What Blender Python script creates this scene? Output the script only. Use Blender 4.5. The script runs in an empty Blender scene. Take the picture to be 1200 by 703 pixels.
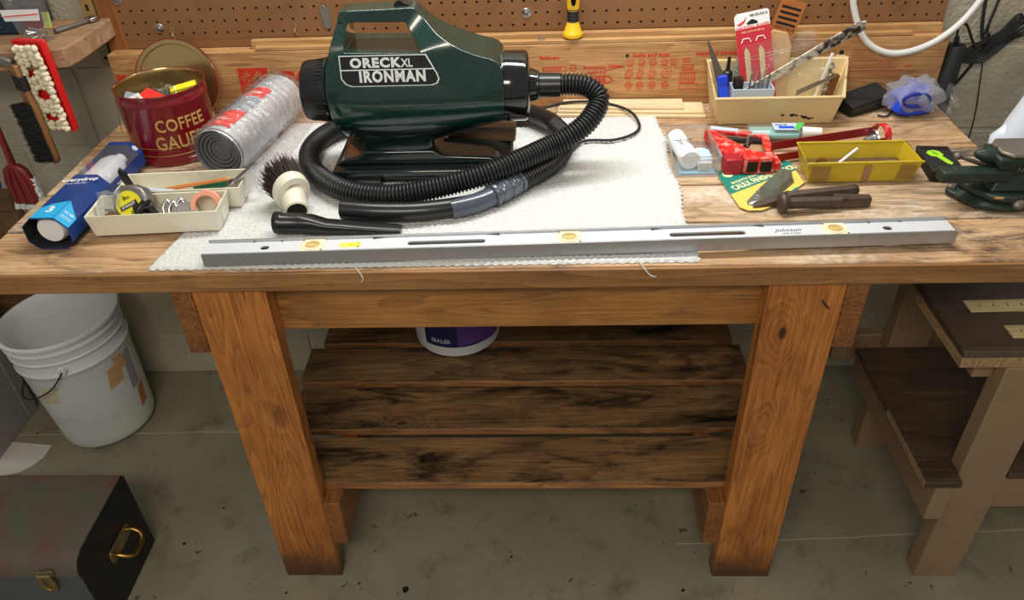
import bpy, bmesh, math, random
from mathutils import Vector, Matrix, Euler
random.seed(7)
R = math.radians
PI = math.pi
C = bpy.context.scene.collection
sc = bpy.context.scene

# ------------------------------------------------------------------ camera
cam = bpy.data.cameras.new('camera')
camo = bpy.data.objects.new('camera', cam)
C.objects.link(camo)
sc.camera = camo
ax = Vector((0.99913969, 0.02526737, -0.03288521))
ay = Vector((0.0114186, 0.5947008, 0.80386602))
az = -Vector((-0.03986844, 0.80354995, -0.59390066))
m3 = Matrix((ax, ay, az)).transposed()
camo.matrix_world = Matrix.Translation((0, -1.04028, 1.54187)) @ m3.to_4x4()
cam.sensor_fit = 'HORIZONTAL'
cam.sensor_width = 36
cam.lens = 912.588 / 1200 * 36
cam.clip_start = 0.02

# ------------------------------------------------------------------ world, lights, exposure
w = bpy.data.worlds.new('world')
sc.world = w
w.use_nodes = True
w.node_tree.nodes['Background'].inputs[0].default_value = (1.0, 0.96, 0.90, 1)
w.node_tree.nodes['Background'].inputs[1].default_value = 0.30
sc.view_settings.view_transform = 'Standard'
sc.view_settings.look = 'None'
sc.view_settings.gamma = 1
sc.view_settings.exposure = 0.12

def area(name, loc, target, sx, sy, power, col):
    l = bpy.data.lights.new(name, 'AREA')
    l.shape = 'RECTANGLE'; l.size = sx; l.size_y = sy
    l.energy = power; l.color = col
    o = bpy.data.objects.new(name, l)
    C.objects.link(o)
    o.location = loc
    o.rotation_euler = (Vector(target) - Vector(loc)).to_track_quat('-Z', 'Y').to_euler()
    return o
area('bench_fixture_light', (0.05, 0.42, 1.98), (0.05, 0.30, 0.8), 1.25, 0.10, 17, (1.0, 0.985, 0.95))
area('room_ceiling_light', (-0.3, -1.7, 2.35), (-0.1, 0.1, 0.35), 1.2, 0.35, 22, (1.0, 0.93, 0.79))

# ------------------------------------------------------------------ materials
def lin(c):
    c = c / 255
    return c / 12.92 if c <= 0.04045 else ((c + 0.055) / 1.055) ** 2.4
def rgb(r, g, b):
    return (lin(r), lin(g), lin(b), 1)
class N:
    def __init__(s, name):
        s.m = bpy.data.materials.new(name)
        s.m.use_nodes = True
        s.t = s.m.node_tree
        s.p = s.t.nodes['Principled BSDF']
        s.out = s.t.nodes['Material Output']
    def n(s, kind, **kw):
        x = s.t.nodes.new('ShaderNode' + kind)
        for k, v in kw.items(): setattr(x, k, v)
        return x
    def l(s, a, b): s.t.links.new(a, b)
    def setv(s, sock, v):
        if hasattr(v, 'node'): s.l(v, sock)
        else: sock.default_value = v
    def math(s, op, a, b=0.0, c=0.0, clamp=False):
        x = s.n('Math', operation=op, use_clamp=clamp)
        for i, v in enumerate((a, b, c)): s.setv(x.inputs[i], v)
        return x.outputs[0]
    def mix(s, f, a, b, mode='MIX'):
        x = s.n('Mix', data_type='RGBA', blend_type=mode)
        s.setv(x.inputs[0], f); s.setv(x.inputs[6], a); s.setv(x.inputs[7], b)
        return x.outputs[2]
    def coords(s, scale=(1, 1, 1), rand=True):
        tc = s.n('TexCoord'); v = tc.outputs['Object']
        if rand:
            oi = s.n('ObjectInfo')
            cx = s.n('CombineXYZ')
            r = s.math('MULTIPLY', oi.outputs['Random'], 13.7)
            for i in range(3): s.l(r, cx.inputs[i])
            ad = s.n('VectorMath', operation='ADD')
            s.l(v, ad.inputs[0]); s.l(cx.outputs[0], ad.inputs[1]); v = ad.outputs[0]
        mp = s.n('Mapping'); mp.inputs['Scale'].default_value = scale
        s.l(v, mp.inputs['Vector'])
        return mp.outputs[0]
    def noise(s, vec, scale, detail=4, rough=0.55, dist=0.0):
        x = s.n('TexNoise'); s.l(vec, x.inputs['Vector'])
        x.inputs['Scale'].default_value = scale; x.inputs['Detail'].default_value = detail
        x.inputs['Roughness'].default_value = rough; x.inputs['Distortion'].default_value = dist
        return x.outputs[0]
    def ramp(s, f, stops):
        x = s.n('ValToRGB'); cr = x.color_ramp
        while len(cr.elements) > 1: cr.elements.remove(cr.elements[-1])
        cr.elements[0].position = stops[0][0]; cr.elements[0].color = stops[0][1]
        for p, c in stops[1:]:
            e = cr.elements.new(p); e.color = c
        s.setv(x.inputs[0], f)
        return x.outputs[0]
    def step(s, f, a, b):
        x = s.n('MapRange', interpolation_type='SMOOTHSTEP')
        s.l(f, x.inputs[0]); x.inputs[1].default_value = a; x.inputs[2].default_value = b
        return x.outputs[0]
    def bump(s, h, dist, strength=1.0):
        b = s.n('Bump'); b.inputs['Distance'].default_value = dist
        b.inputs['Strength'].default_value = strength
        s.l(h, b.inputs['Height']); s.l(b.outputs[0], s.p.inputs['Normal'])

def mat(name, col, rough=0.5, metal=0.0, var=0.12, vs=30, bump=0.0, bs=300, coat=0.0, grime=None, gs=12, gamt=0.5, spec=0.5):
    k = N(name)
    v = k.coords()
    c1 = tuple(x * (1 - var) for x in col[:3]) + (1,)
    c2 = tuple(min(1, x * (1 + var)) for x in col[:3]) + (1,)
    c = k.mix(k.noise(v, vs), c1, c2)
    if grime:
        g = k.step(k.noise(v, gs, 6, 0.65), 0.62 - 0.2 * gamt, 0.72)
        g = k.math('MULTIPLY', g, gamt)
        c = k.mix(g, c, grime)
    k.setv(k.p.inputs['Base Color'], c)
    k.p.inputs['Roughness'].default_value = rough
    k.p.inputs['Metallic'].default_value = metal
    k.p.inputs['Coat Weight'].default_value = coat
    k.p.inputs['Coat Roughness'].default_value = 0.08
    k.p.inputs['Specular IOR Level'].default_value = spec
    if bump: k.bump(k.noise(v, bs, 3), bump)
    return k.m

def wood(name, light, dark, axis='X', freq=9.0, stain=None, samt=0.0, worn=None, wamt=0.0, knots=1.0, rough=0.55, coat=0.0,
         bump=0.0006, foot=None, bands=0.48):
    k = N(name)
    s = {'X': (0.09, 1, 1), 'Y': (1, 0.09, 1), 'Z': (1, 1, 0.09)}[axis]
    s2 = {'X': (0.45, 1, 1), 'Y': (1, 0.45, 1), 'Z': (1, 1, 0.45)}[axis]
    v = k.coords(s)
    vk = k.coords(s2)
    vo = k.n('TexVoronoi'); k.l(vk, vo.inputs['Vector']); vo.inputs['Scale'].default_value = 7.5
    d = vo.outputs['Distance']
    sel = k.n('SeparateColor'); k.l(vo.outputs['Color'], sel.inputs[0])
    on = k.math('GREATER_THAN', sel.outputs[0], 0.62)
    near = k.math('MULTIPLY', k.math('SUBTRACT', 1.0, k.step(d, 0.0, 0.33)), on)
    core = k.math('MULTIPLY', k.math('MULTIPLY', k.math('SUBTRACT', 1.0, k.step(d, 0.03, 0.075)), on), knots)
    n1 = k.noise(v, 8.0, 3, 0.45, 0.25)
    field = k.math('ADD', k.math('MULTIPLY', n1, freq), k.math('MULTIPLY', near, 2.2 * knots))
    fr = k.math('FRACT', k.math('MULTIPLY', field, 2.0))
    band = k.ramp(fr, [(0.0, (0.05,) * 3 + (1,)), (0.12, (0.35,) * 3 + (1,)), (0.6, (0.7,) * 3 + (1,)), (0.93, (1.0,) * 3 + (1,)), (1.0, (0.05,) * 3 + (1,))])
    vf = k.coords({'X': (0.03, 1, 1), 'Y': (1, 0.03, 1), 'Z': (1, 1, 0.03)}[axis])
    fine = k.step(k.noise(vf, 210, 4, 0.65), 0.25, 0.72)
    patch = k.noise(k.coords(s2), 11, 7, 0.68)
    f = k.math('ADD', k.math('MULTIPLY', band, bands), k.math('MULTIPLY', fine, 1.0 - bands))
    f = k.math('ADD', f, k.math('MULTIPLY', k.math('SUBTRACT', patch, 0.5), 1.7), clamp=True)
    c = k.mix(f, dark, light)
    c = k.mix(core, c, (dark[0] * 0.25, dark[1] * 0.22, dark[2] * 0.25, 1))
    oi = k.n('ObjectInfo')
    hs = k.n('HueSaturation'); k.l(c, hs.inputs['Color'])
    k.l(k.math('ADD', k.math('MULTIPLY', oi.outputs['Random'], 0.26), 0.87), hs.inputs['Value'])
    c = hs.outputs[0]
    if worn:
        vw = k.coords({'X': (0.35, 1, 1), 'Y': (1, 0.35, 1), 'Z': (1, 1, 0.35)}[axis])
        g = k.step(k.noise(vw, 7, 8, 0.72), 0.46, 0.70)
        g2 = k.step(k.noise(k.coords(), 60, 5, 0.7), 0.35, 0.65)
        g = k.math('MULTIPLY', k.math('MULTIPLY', g, g2), wamt)
        c = k.mix(g, c, worn)
    if stain:
        vs_ = k.coords({'X': (0.35, 1, 1), 'Y': (1, 0.35, 1), 'Z': (1, 1, 0.35)}[axis])
        g = k.step(k.noise(vs_, 11, 9, 0.7, 0.6), 0.60 - 0.16 * samt, 0.66)
        c = k.mix(k.math('MULTIPLY', g, min(1, samt + 0.25)), c, stain)
    if foot:
        tc = k.n('TexCoord'); sx = k.n('SeparateXYZ'); k.l(tc.outputs['Object'], sx.inputs[0])
        z = k.math('ADD', sx.outputs[2], k.math('MULTIPLY', k.noise(k.coords(), 22, 5), 0.13))
        g = k.math('SUBTRACT', 1.0, k.step(z, 0.07, 0.20))
        c = k.mix(k.math('MULTIPLY', g, 0.85), c, foot)
    k.setv(k.p.inputs['Base Color'], c)
    k.p.inputs['Roughness'].default_value = rough
    k.p.inputs['Coat Weight'].default_value = coat
    k.p.inputs['Coat Roughness'].default_value = 0.3
    k.bump(f, bump)
    return k.m

def clear(name, tint=(1, 1, 1), gloss=0.16, rough=0.12, wrinkle=0.0, ws=60, haze=0.0):
    k = N(name)
    tr = k.n('BsdfTransparent'); tr.inputs[0].default_value = tuple(tint) + (1,)
    gl = k.n('BsdfGlossy'); gl.inputs['Roughness'].default_value = rough
    df = k.n('BsdfDiffuse'); df.inputs[0].default_value = (0.85, 0.86, 0.88, 1)
    lw = k.n('LayerWeight'); lw.inputs[0].default_value = 0.35
    f = k.math('ADD', k.math('MULTIPLY', lw.outputs['Facing'], 0.5), gloss, clamp=True)
    m1 = k.n('MixShader'); k.l(f, m1.inputs[0]); k.l(tr.outputs[0], m1.inputs[1]); k.l(gl.outputs[0], m1.inputs[2])
    m2 = k.n('MixShader'); m2.inputs[0].default_value = haze
    k.l(m1.outputs[0], m2.inputs[1]); k.l(df.outputs[0], m2.inputs[2])
    k.l(m2.outputs[0], k.out.inputs[0])
    if wrinkle:
        b = k.n('Bump'); b.inputs['Distance'].default_value = wrinkle
        k.l(k.noise(k.coords(), ws, 4, 0.6, 1.5), b.inputs['Height'])
        for x in (gl, df, lw): k.l(b.outputs[0], x.inputs['Normal'])
    return k.m

W_TOP = wood('worn_bench_top_wood', rgb(206, 168, 124), rgb(122, 84, 52), 'X', 12, rgb(66, 46, 36), 0.62, rgb(216, 206, 190), 0.95, rough=0.6, bump=0.001)
W_TOP2 = wood('greyed_bench_top_wood', rgb(206, 178, 142), rgb(128, 98, 70), 'X', 12, rgb(60, 48, 42), 0.70, rgb(222, 214, 202), 1.0, rough=0.65, bump=0.001)
W_ORANGE_X = wood('orange_varnished_wood_along_x', rgb(178, 124, 64), rgb(120, 76, 36), 'X', 9, rgb(58, 34, 20), 0.12, rough=0.42, coat=0.2)
W_ORANGE_Z = wood('orange_varnished_wood_along_z', rgb(194, 124, 56), rgb(120, 64, 26), 'Z', 15, rgb(70, 38, 20), 0.16, rough=0.42, coat=0.22, foot=rgb(50, 32, 22))
W_ORANGE_Y = wood('orange_varnished_wood_along_y', rgb(152, 96, 46), rgb(84, 48, 24), 'Y', 12, rough=0.45, coat=0.15)
W_SHELF = wood('dark_stained_shelf_wood', rgb(156, 118, 76), rgb(72, 50, 32), 'X', 12, rgb(16, 11, 8), 1.0, rgb(150, 128, 98), 0.4, rough=0.5)
W_BOARD = wood('tan_pine_board', rgb(196, 150, 98), rgb(142, 98, 58), 'X', 12, rgb(100, 64, 38), 0.16, rough=0.55)
W_PALE = wood('pale_pine', rgb(226, 208, 172), rgb(196, 168, 122), 'X', 5, rough=0.6, knots=0.3)
W_STRIP = wood('golden_pine_strip', rgb(204, 162, 108), rgb(164, 116, 66), 'X', 5, rough=0.55, knots=0.3)
W_WALLSHELF = wood('rough_shelf_plank', rgb(172, 138, 104), rgb(120, 84, 54), 'X', 5, rgb(60, 42, 30), 0.2, rgb(200, 184, 160), 0.5, rough=0.65)
W_PLY = wood('orange_plywood', rgb(160, 100, 48), rgb(110, 64, 28), 'Z', 5, rough=0.5, knots=0.2)
W_BLOCK = wood('dull_brown_block_wood', rgb(122, 90, 60), rgb(76, 52, 32), 'X', 5, rgb(50, 34, 22), 0.2, rough=0.45, coat=0.3)
W_DARKTOP = wood('dark_brown_shop_top', rgb(92, 72, 56), rgb(56, 42, 32), 'X', 4, rgb(34, 24, 18), 0.3, rough=0.5, knots=0.2)
P_TAN = mat('tan_painted_wood', rgb(142, 116, 88), 0.55, var=0.06, vs=8, bump=0.0006, bs=120, grime=rgb(80, 62, 44), gs=9, gamt=0.35)
P_END = wood('bare_board_end', rgb(176, 146, 106), rgb(120, 92, 62), 'Y', 9, rough=0.6, knots=0.3)
RED_INK = mat('red_ink', rgb(206, 48, 24), 0.7, var=0.25, vs=160)
RED_INK2 = mat('thin_red_ink', rgb(178, 92, 52), 0.7, var=0.2, vs=160)
HARDB = mat('brown_hardboard', rgb(132, 92, 56), 0.5, var=0.16, vs=9, grime=rgb(96, 62, 36), gs=5, gamt=0.5, bump=0.0002, bs=500)
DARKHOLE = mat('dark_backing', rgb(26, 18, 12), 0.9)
BLOCK = mat('painted_concrete_block', rgb(178, 170, 150), 0.75, var=0.06, vs=5, bump=0.0035, bs=95, grime=rgb(140, 130, 108), gs=6, gamt=0.3)
MORTAR = mat('painted_mortar', rgb(186, 180, 162), 0.8, var=0.05, bump=0.001, bs=200)
BLACKP = mat('black_plastic', rgb(16, 16, 17), 0.32, var=0.2, vs=40, coat=0.1)
BLACKG = mat('glossy_black_plastic', rgb(10, 11, 12), 0.12, var=0.2, coat=0.6)
BLACKM = mat('matte_black_rubber', rgb(24, 24, 25), 0.6, var=0.2)
GREYHOSE = mat('charcoal_hose_vinyl', rgb(30, 30, 31), 0.36, var=0.3, vs=14)
TAPE = mat('silver_black_tape', rgb(104, 110, 122), 0.2, metal=0.5, var=0.3, vs=50, bump=0.004, bs=70)
GREEN = mat('dark_green_enamel', rgb(5, 46, 39), 0.2, var=0.22, vs=12, coat=0.7, grime=rgb(80, 130, 118), gs=240, gamt=0.3)
GREEN_D = mat('darkest_green_plastic', rgb(8, 28, 26), 0.16, var=0.2, coat=0.6)
WHITEINK = mat('white_ink', rgb(232, 236, 236), 0.5, var=0.03)
BLACKINK = mat('black_label', rgb(14, 14, 16), 0.4)
ALU = mat('dull_aluminium', rgb(178, 180, 184), 0.4, metal=0.75, var=0.06, vs=20, grime=rgb(120, 118, 112), gs=30, gamt=0.35)
ALU_F = mat('satin_aluminium_web', rgb(214, 217, 222), 0.45, metal=0.2, var=0.05, vs=14)
STEEL = mat('bright_steel', rgb(190, 190, 194), 0.28, metal=1.0, var=0.15)
DSTEEL = mat('dark_brown_steel', rgb(92, 78, 70), 0.5, metal=0.6, var=0.35, vs=60, bump=0.0008, bs=160, grime=rgb(62, 40, 30), gs=40, gamt=0.6)
BRASS = mat('brass', rgb(196, 156, 88), 0.32, metal=1.0, var=0.2)
OLDBRASS = mat('tarnished_brass', rgb(150, 136, 100), 0.4, metal=0.8, var=0.3)
GOLDTIN = mat('gold_lacquered_tin', rgb(200, 172, 116), 0.24, metal=0.95, var=0.15, vs=8)
REDTIN = mat('burgundy_tin_enamel', rgb(118, 10, 22), 0.2, var=0.12, vs=10, coat=0.5)
GOLDINK = mat('gold_lettering', rgb(206, 172, 104), 0.4, metal=0.3, var=0.35, vs=60)
CREAM = mat('cream_plastic', rgb(224, 220, 200), 0.42, var=0.04, vs=20, grime=rgb(170, 160, 134), gs=14, gamt=0.3)
TANP = mat('yellowed_tan_plastic', rgb(222, 200, 150), 0.4, var=0.06, vs=8, grime=rgb(180, 150, 96), gs=6, gamt=0.35)
YELLOWC = mat('aged_yellow_enamel', rgb(196, 170, 40), 0.4, var=0.12, vs=12, grime=rgb(150, 122, 52), gs=16, gamt=0.6)
YELLOW = mat('yellow_plastic', rgb(246, 196, 40), 0.38, var=0.06)
LABELY = mat('yellow_label', rgb(236, 226, 40), 0.45, var=0.05)
RED = mat('red_enamel', rgb(206, 30, 24), 0.35, var=0.1, grime=rgb(232, 206, 190), gs=70, gamt=0.7)
DARKRED = mat('dark_red_enamel', rgb(120, 16, 16), 0.35, var=0.15, grime=rgb(70, 30, 26), gs=30, gamt=0.4)
REDP = mat('bright_red_plastic', rgb(216, 26, 28), 0.4, var=0.08)
SCRUBRED = mat('brick_red_plastic', rgb(120, 34, 34), 0.45, var=0.1)
WHITEP = mat('white_plastic', rgb(232, 234, 234), 0.4, var=0.03)
BUCKETW = mat('scuffed_white_bucket_plastic', rgb(214, 216, 214), 0.42, var=0.05, vs=6, grime=rgb(160, 158, 150), gs=10, gamt=0.4)
YARN = mat('cream_yarn', rgb(232, 222, 192), 0.9, var=0.1, vs=40, bump=0.0015, bs=220)
BRISTLE = mat('dark_brown_bristle', rgb(52, 40, 34), 0.7, var=0.4, vs=200)
BLACKBR = mat('black_bristle', rgb(14, 13, 13), 0.6, var=0.4, vs=200)
BLUEBOX = mat('navy_blue_card', rgb(24, 58, 124), 0.3, var=0.08, grime=rgb(120, 150, 200), gs=240, gamt=0.12)
CYAN = mat('cyan_card', rgb(40, 170, 226), 0.4, var=0.05)
CARD_IN = mat('inside_card_dark', rgb(34, 34, 36), 0.7)
FOIL = mat('silver_foil', rgb(228, 231, 236), 0.34, metal=0.55, var=0.12, vs=60, bump=0.0016, bs=150)
DUCTIN = mat('grey_duct_end', rgb(92, 94, 98), 0.5, var=0.25, vs=50)
LABELR = mat('red_label', rgb(226, 50, 40), 0.4, var=0.05)
LABELG = mat('grey_photo_label', rgb(150, 156, 166), 0.4, var=0.35, vs=28)
TEAL = mat('teal_card', rgb(18, 128, 112), 0.45, var=0.06)
TEXTY = mat('cream_print', rgb(236, 228, 176), 0.5, var=0.04)
CARDY = mat('yellow_card', rgb(228, 200, 96), 0.5, var=0.06)
GREYBL = mat('grey_blister_film', rgb(96, 98, 88), 0.22, var=0.3, vs=40, coat=0.4, bump=0.004, bs=50)
VISE = mat('dark_green_cast_iron', rgb(38, 52, 46), 0.42, metal=0.2, var=0.18, vs=60, bump=0.0006, bs=260, grime=rgb(100, 98, 86), gs=60, gamt=0.25)
VISETOP = mat('bare_iron', rgb(120, 112, 102), 0.45, metal=0.5, var=0.2, vs=40, bump=0.0006, bs=200)
LIME = mat('lime_print', rgb(166, 226, 40), 0.5, var=0.03)
BLUEP = mat('blue_plastic', rgb(24, 70, 214), 0.4, var=0.1)
BLUEC = mat('blue_cloth', rgb(60, 96, 190), 0.9, var=0.4, vs=40, bump=0.004, bs=70)
SKYBL = mat('blue_insert', rgb(110, 186, 220), 0.5)
WHITECABLE = mat('white_cable', rgb(214, 214, 210), 0.4, var=0.04)
PINKT = mat('peach_tape', rgb(240, 168, 140), 0.5, var=0.06)
WOODPEN = mat('pencil_wood', rgb(206, 132, 66), 0.5)
ORANGEP = mat('orange_plastic', rgb(236, 108, 60), 0.4)
GREENP = mat('green_plastic', rgb(20, 110, 76), 0.35)
LBLUE = mat('pale_blue_plastic', rgb(190, 206, 222), 0.4)
PURPLE = mat('purple_label', rgb(96, 62, 140), 0.5, var=0.2, vs=60)
NAVYL = mat('navy_label', rgb(26, 32, 84), 0.5, var=0.2)
TOOLBOX = mat('worn_grey_toolbox_paint', rgb(96, 92, 82), 0.42, metal=0.1, var=0.12, vs=6, grime=rgb(116, 52, 34), gs=6, gamt=1.0, bump=0.0006, bs=150)
TOOLEND = mat('black_toolbox_paint', rgb(22, 24, 22), 0.45, var=0.2, vs=20)
GREYPAN = mat('grey_cabinet_paint', rgb(150, 144, 138), 0.6, var=0.05, vs=4)
CARDB = mat('masking_tape', rgb(196, 158, 112), 0.7, var=0.08)
DUST = mat('grey_tape', rgb(150, 154, 166), 0.6, var=0.1)
GREYSTL = mat('grey_metal', rgb(132, 128, 122), 0.4, metal=0.6, var=0.2)
SAWBL = mat('spattered_black_paint', rgb(30, 28, 28), 0.4, var=0.2, grime=rgb(226, 222, 212), gs=75, gamt=1.0)
WHITESP = mat('spattered_white_paint', rgb(220, 216, 204), 0.5, var=0.06, grime=rgb(34, 32, 32), gs=85, gamt=0.95)
CLEAR = clear('clear_plastic', (0.97, 0.98, 1.0), 0.07, 0.06, haze=0.06)
FILM = clear('wrinkled_clear_film', (0.985, 0.985, 0.99), 0.04, 0.16, 0.006, 45, haze=0.03)
BUBBLE = clear('wrinkled_bubble_film', (0.93, 0.95, 1.0), 0.14, 0.2, 0.006, 170, haze=0.22)

# rug, floor
k = N('white_cotton_rug'); v = k.coords(rand=False)
n = k.noise(v, 170, 4)
k.setv(k.p.inputs['Base Color'], k.mix(n, rgb(180, 179, 176), rgb(230, 230, 229)))
k.p.inputs['Roughness'].default_value = 0.95; k.bump(n, 0.0025); RUG = k.m

k = N('bare_concrete'); v = k.coords(rand=False)
c = k.mix(k.noise(v, 3.2, 7, 0.6), rgb(110, 104, 86), rgb(170, 162, 138))
c = k.mix(k.math('MULTIPLY', k.step(k.noise(v, 9, 8, 0.7), 0.50, 0.72), 0.5), c, rgb(72, 66, 54))
c = k.mix(k.math('MULTIPLY', k.step(k.noise(v, 26, 4, 0.6), 0.66, 0.70), 0.75), c, rgb(44, 40, 36))
c = k.mix(k.math('MULTIPLY', k.step(k.noise(v, 55, 5, 0.75, 1.5), 0.68, 0.74), 0.5), c, rgb(176, 170, 152))
c = k.mix(k.math('MULTIPLY', k.step(k.noise(v, 400, 2, 0.5), 0.3, 0.7), 0.16), c, rgb(60, 56, 48))
k.setv(k.p.inputs['Base Color'], c)
k.p.inputs['Roughness'].default_value = 0.62; k.bump(k.noise(v, 60, 6, 0.6), 0.0012); CONC = k.m

# ------------------------------------------------------------------ helpers
MW = {}
def props(o, label=None, cat=None, group=None, kind=None):
    if label: o['label'] = label
    if cat: o['category'] = cat
    if group: o['group'] = group
    if kind: o['kind'] = kind
def mk(loc, rz=0.0):
    return Matrix.Translation(loc) @ Matrix.Rotation(rz, 4, 'Z')
def thing(name, label, cat, loc=(0, 0, 0), rz=0.0, group=None, kind=None):
    o = bpy.data.objects.new(name, None); C.objects.link(o)
    o.empty_display_size = 0.05
    o.location = loc; o.rotation_euler = (0, 0, rz)
    MW[o.name] = mk(loc, rz)
    props(o, label, cat, group, kind)
    return o
def finish(me, smooth, material):
    me.materials.append(material)
    if smooth:
        for p in me.polygons: p.use_smooth = True
        me.set_sharp_from_angle(angle=R(smooth))
def part(name, bm, material, parent, local=False, bevel=0.0, smooth=35, label=None, kind=None):
    M = MW[parent.name]
    if not local: bm.transform(M.inverted())
    bmesh.ops.recalc_face_normals(bm, faces=bm.faces)
    me = bpy.data.meshes.new(name); bm.to_mesh(me); bm.free()
    finish(me, smooth, material)
    o = bpy.data.objects.new(name, me); C.objects.link(o)
    o.parent = parent; MW[o.name] = M
    if bevel:
        b = o.modifiers.new('bevel', 'BEVEL'); b.width = bevel; b.segments = 2; b.limit_method = 'ANGLE'; b.angle_limit = R(40)
    props(o, label, kind=kind)
    return o
def single(name, bm, material, label, cat, loc, rz=0.0, local=False, bevel=0.0, smooth=35, group=None, kind=None):
    M = mk(loc, rz)
    if not local: bm.transform(M.inverted())
    bmesh.ops.recalc_face_normals(bm, faces=bm.faces)
    me = bpy.data.meshes.new(name); bm.to_mesh(me); bm.free()
    finish(me, smooth, material)
    o = bpy.data.objects.new(name, me); C.objects.link(o)
    o.location = loc; o.rotation_euler = (0, 0, rz); MW[o.name] = M
    if bevel:
        b = o.modifiers.new('bevel', 'BEVEL'); b.width = bevel; b.segments = 2; b.limit_method = 'ANGLE'; b.angle_limit = R(40)
    props(o, label, cat, group, kind)
    return o
def BM(): return bmesh.new()
def hexa(bm, P):
    v = [bm.verts.new(p) for p in P]
    for f in ((0, 3, 2, 1), (4, 5, 6, 7), (0, 1, 5, 4), (1, 2, 6, 5), (2, 3, 7, 6), (3, 0, 4, 7)):
        bm.faces.new([v[i] for i in f])
    return v
def box(x0, x1, y0, y1, z0, z1, bm=None):
    bm = bm or BM()
    hexa(bm, [(x0, y0, z0), (x1, y0, z0), (x1, y1, z0), (x0, y1, z0), (x0, y0, z1), (x1, y0, z1), (x1, y1, z1), (x0, y1, z1)])
    return bm
def obox(c, size, eul=(0, 0, 0), bm=None):
    bm = bm or BM()
    M = Matrix.Translation(c) @ Euler([R(a) for a in eul]).to_matrix().to_4x4()
    x, y, z = [s / 2 for s in size]
    hexa(bm, [M @ Vector(p) for p in ((-x, -y, -z), (x, -y, -z), (x, y, -z), (-x, y, -z), (-x, -y, z), (x, -y, z), (x, y, z), (-x, y, z))])
    return bm
def frame_of(d):
    d = d.normalized()
    a = Vector((0, 0, 1)) if abs(d.z) < 0.9 else Vector((1, 0, 0))
    u = d.cross(a).normalized(); return u, d.cross(u).normalized()
def spline(pts, n=12, closed=False):
    P = [Vector(p) for p in pts]; out = []
    m = len(P)
    for i in range(m if closed else m - 1):
        if closed: a, b, c, d = P[i - 1], P[i], P[(i + 1) % m], P[(i + 2) % m]
        else: a, b, c, d = P[max(i - 1, 0)], P[i], P[i + 1], P[min(i + 2, m - 1)]
        for k in range(n):
            t = k / n
            out.append(0.5 * ((2 * b) + (c - a) * t + (2 * a - 5 * b + 4 * c - d) * t * t + (3 * b - a - 3 * c + d) * t ** 3))
    if not closed: out.append(P[-1])
    return out
def resample(P, step):
    cum = [0.0]
    for a, b in zip(P, P[1:]): cum.append(cum[-1] + (b - a).length)
    n = max(2, round(cum[-1] / step)); out = []; j = 0
    for i in range(n + 1):
        t = cum[-1] * i / n
        while j < len(P) - 2 and cum[j + 1] < t: j += 1
        L = cum[j + 1] - cum[j]
        out.append(P[j].lerp(P[j + 1], (t - cum[j]) / L if L > 1e-9 else 0))
    return out
def tube(P, r, seg=10, bm=None, cap=True, closed=False, flat=1.0):
    bm = bm or BM()
    P = [Vector(p) for p in P]; n = len(P)
    u = None; rings = []
    for i, p in enumerate(P):
        if closed: d = P[(i + 1) % n] - P[i - 1]
        else: d = P[min(i + 1, n - 1)] - P[max(i - 1, 0)]
        d.normalize()
        if u is None: u, v = frame_of(d)
        else:
            u = (u - d * u.dot(d)).normalized(); v = d.cross(u)
        rr = r(i, i / max(1, n - 1)) if callable(r) else r
        rings.append([bm.verts.new(p + (u * math.cos(2 * PI * k / seg) + v * math.sin(2 * PI * k / seg) * flat) * rr) for k in range(seg)])
    for i in range(n if closed else n - 1):
        a, b = rings[i], rings[(i + 1) % n]
        for k in range(seg):
            bm.faces.new((a[k], a[(k + 1) % seg], b[(k + 1) % seg], b[k]))
    if cap and not closed:
        bm.faces.new(rings[0][::-1]); bm.faces.new(rings[-1])
    return bm
def cyl(p0, p1, r0, r1=None, seg=24, bm=None, cap=True):
    r1 = r0 if r1 is None else r1
    return tube([p0, p1], lambda i, t: r0 + (r1 - r0) * t, seg, bm, cap)
def lathe(prof, M=None, seg=32, bm=None, closed=False):
    bm = bm or BM(); M = M or Matrix.Identity(4)
    rings = []
    for (r, z) in prof:
        if r < 1e-6: rings.append([bm.verts.new(M @ Vector((0, 0, z)))])
        else: rings.append([bm.verts.new(M @ Vector((r * math.cos(2 * PI * k / seg), r * math.sin(2 * PI * k / seg), z))) for k in range(seg)])
    m = len(rings)
    for i in range(m if closed else m - 1):
        a, b = rings[i], rings[(i + 1) % m]
        for k in range(seg):
            if len(a) == 1 and len(b) == 1: break
            if len(a) == 1: bm.faces.new((a[0], b[k], b[(k + 1) % seg]))
            elif len(b) == 1: bm.faces.new((a[k], b[0], a[(k + 1) % seg]))
            else: bm.faces.new((a[k], a[(k + 1) % seg], b[(k + 1) % seg], b[k]))
    return bm
def axisM(p, d, roll=0.0):
    d = Vector(d).normalized()
    return Matrix.Translation(p) @ d.to_track_quat('Z', 'Y').to_matrix().to_4x4() @ Matrix.Rotation(roll, 4, 'Z')
def prism(poly, z0, z1, M=None, bm=None):
    bm = bm or BM(); M = M or Matrix.Identity(4)
    a = [bm.verts.new(M @ Vector((x, y, z0))) for x, y in poly]
    b = [bm.verts.new(M @ Vector((x, y, z1))) for x, y in poly]
    bm.faces.new(a[::-1]); bm.faces.new(b)
    for i in range(len(poly)):
        j = (i + 1) % len(poly); bm.faces.new((a[i], a[j], b[j], b[i]))
    return bm
def ringpoly(rx, ry, n=28, cx=0, cy=0): return [(cx + rx * math.cos(2 * PI * i / n), cy + ry * math.sin(2 * PI * i / n)) for i in range(n)]
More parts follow.
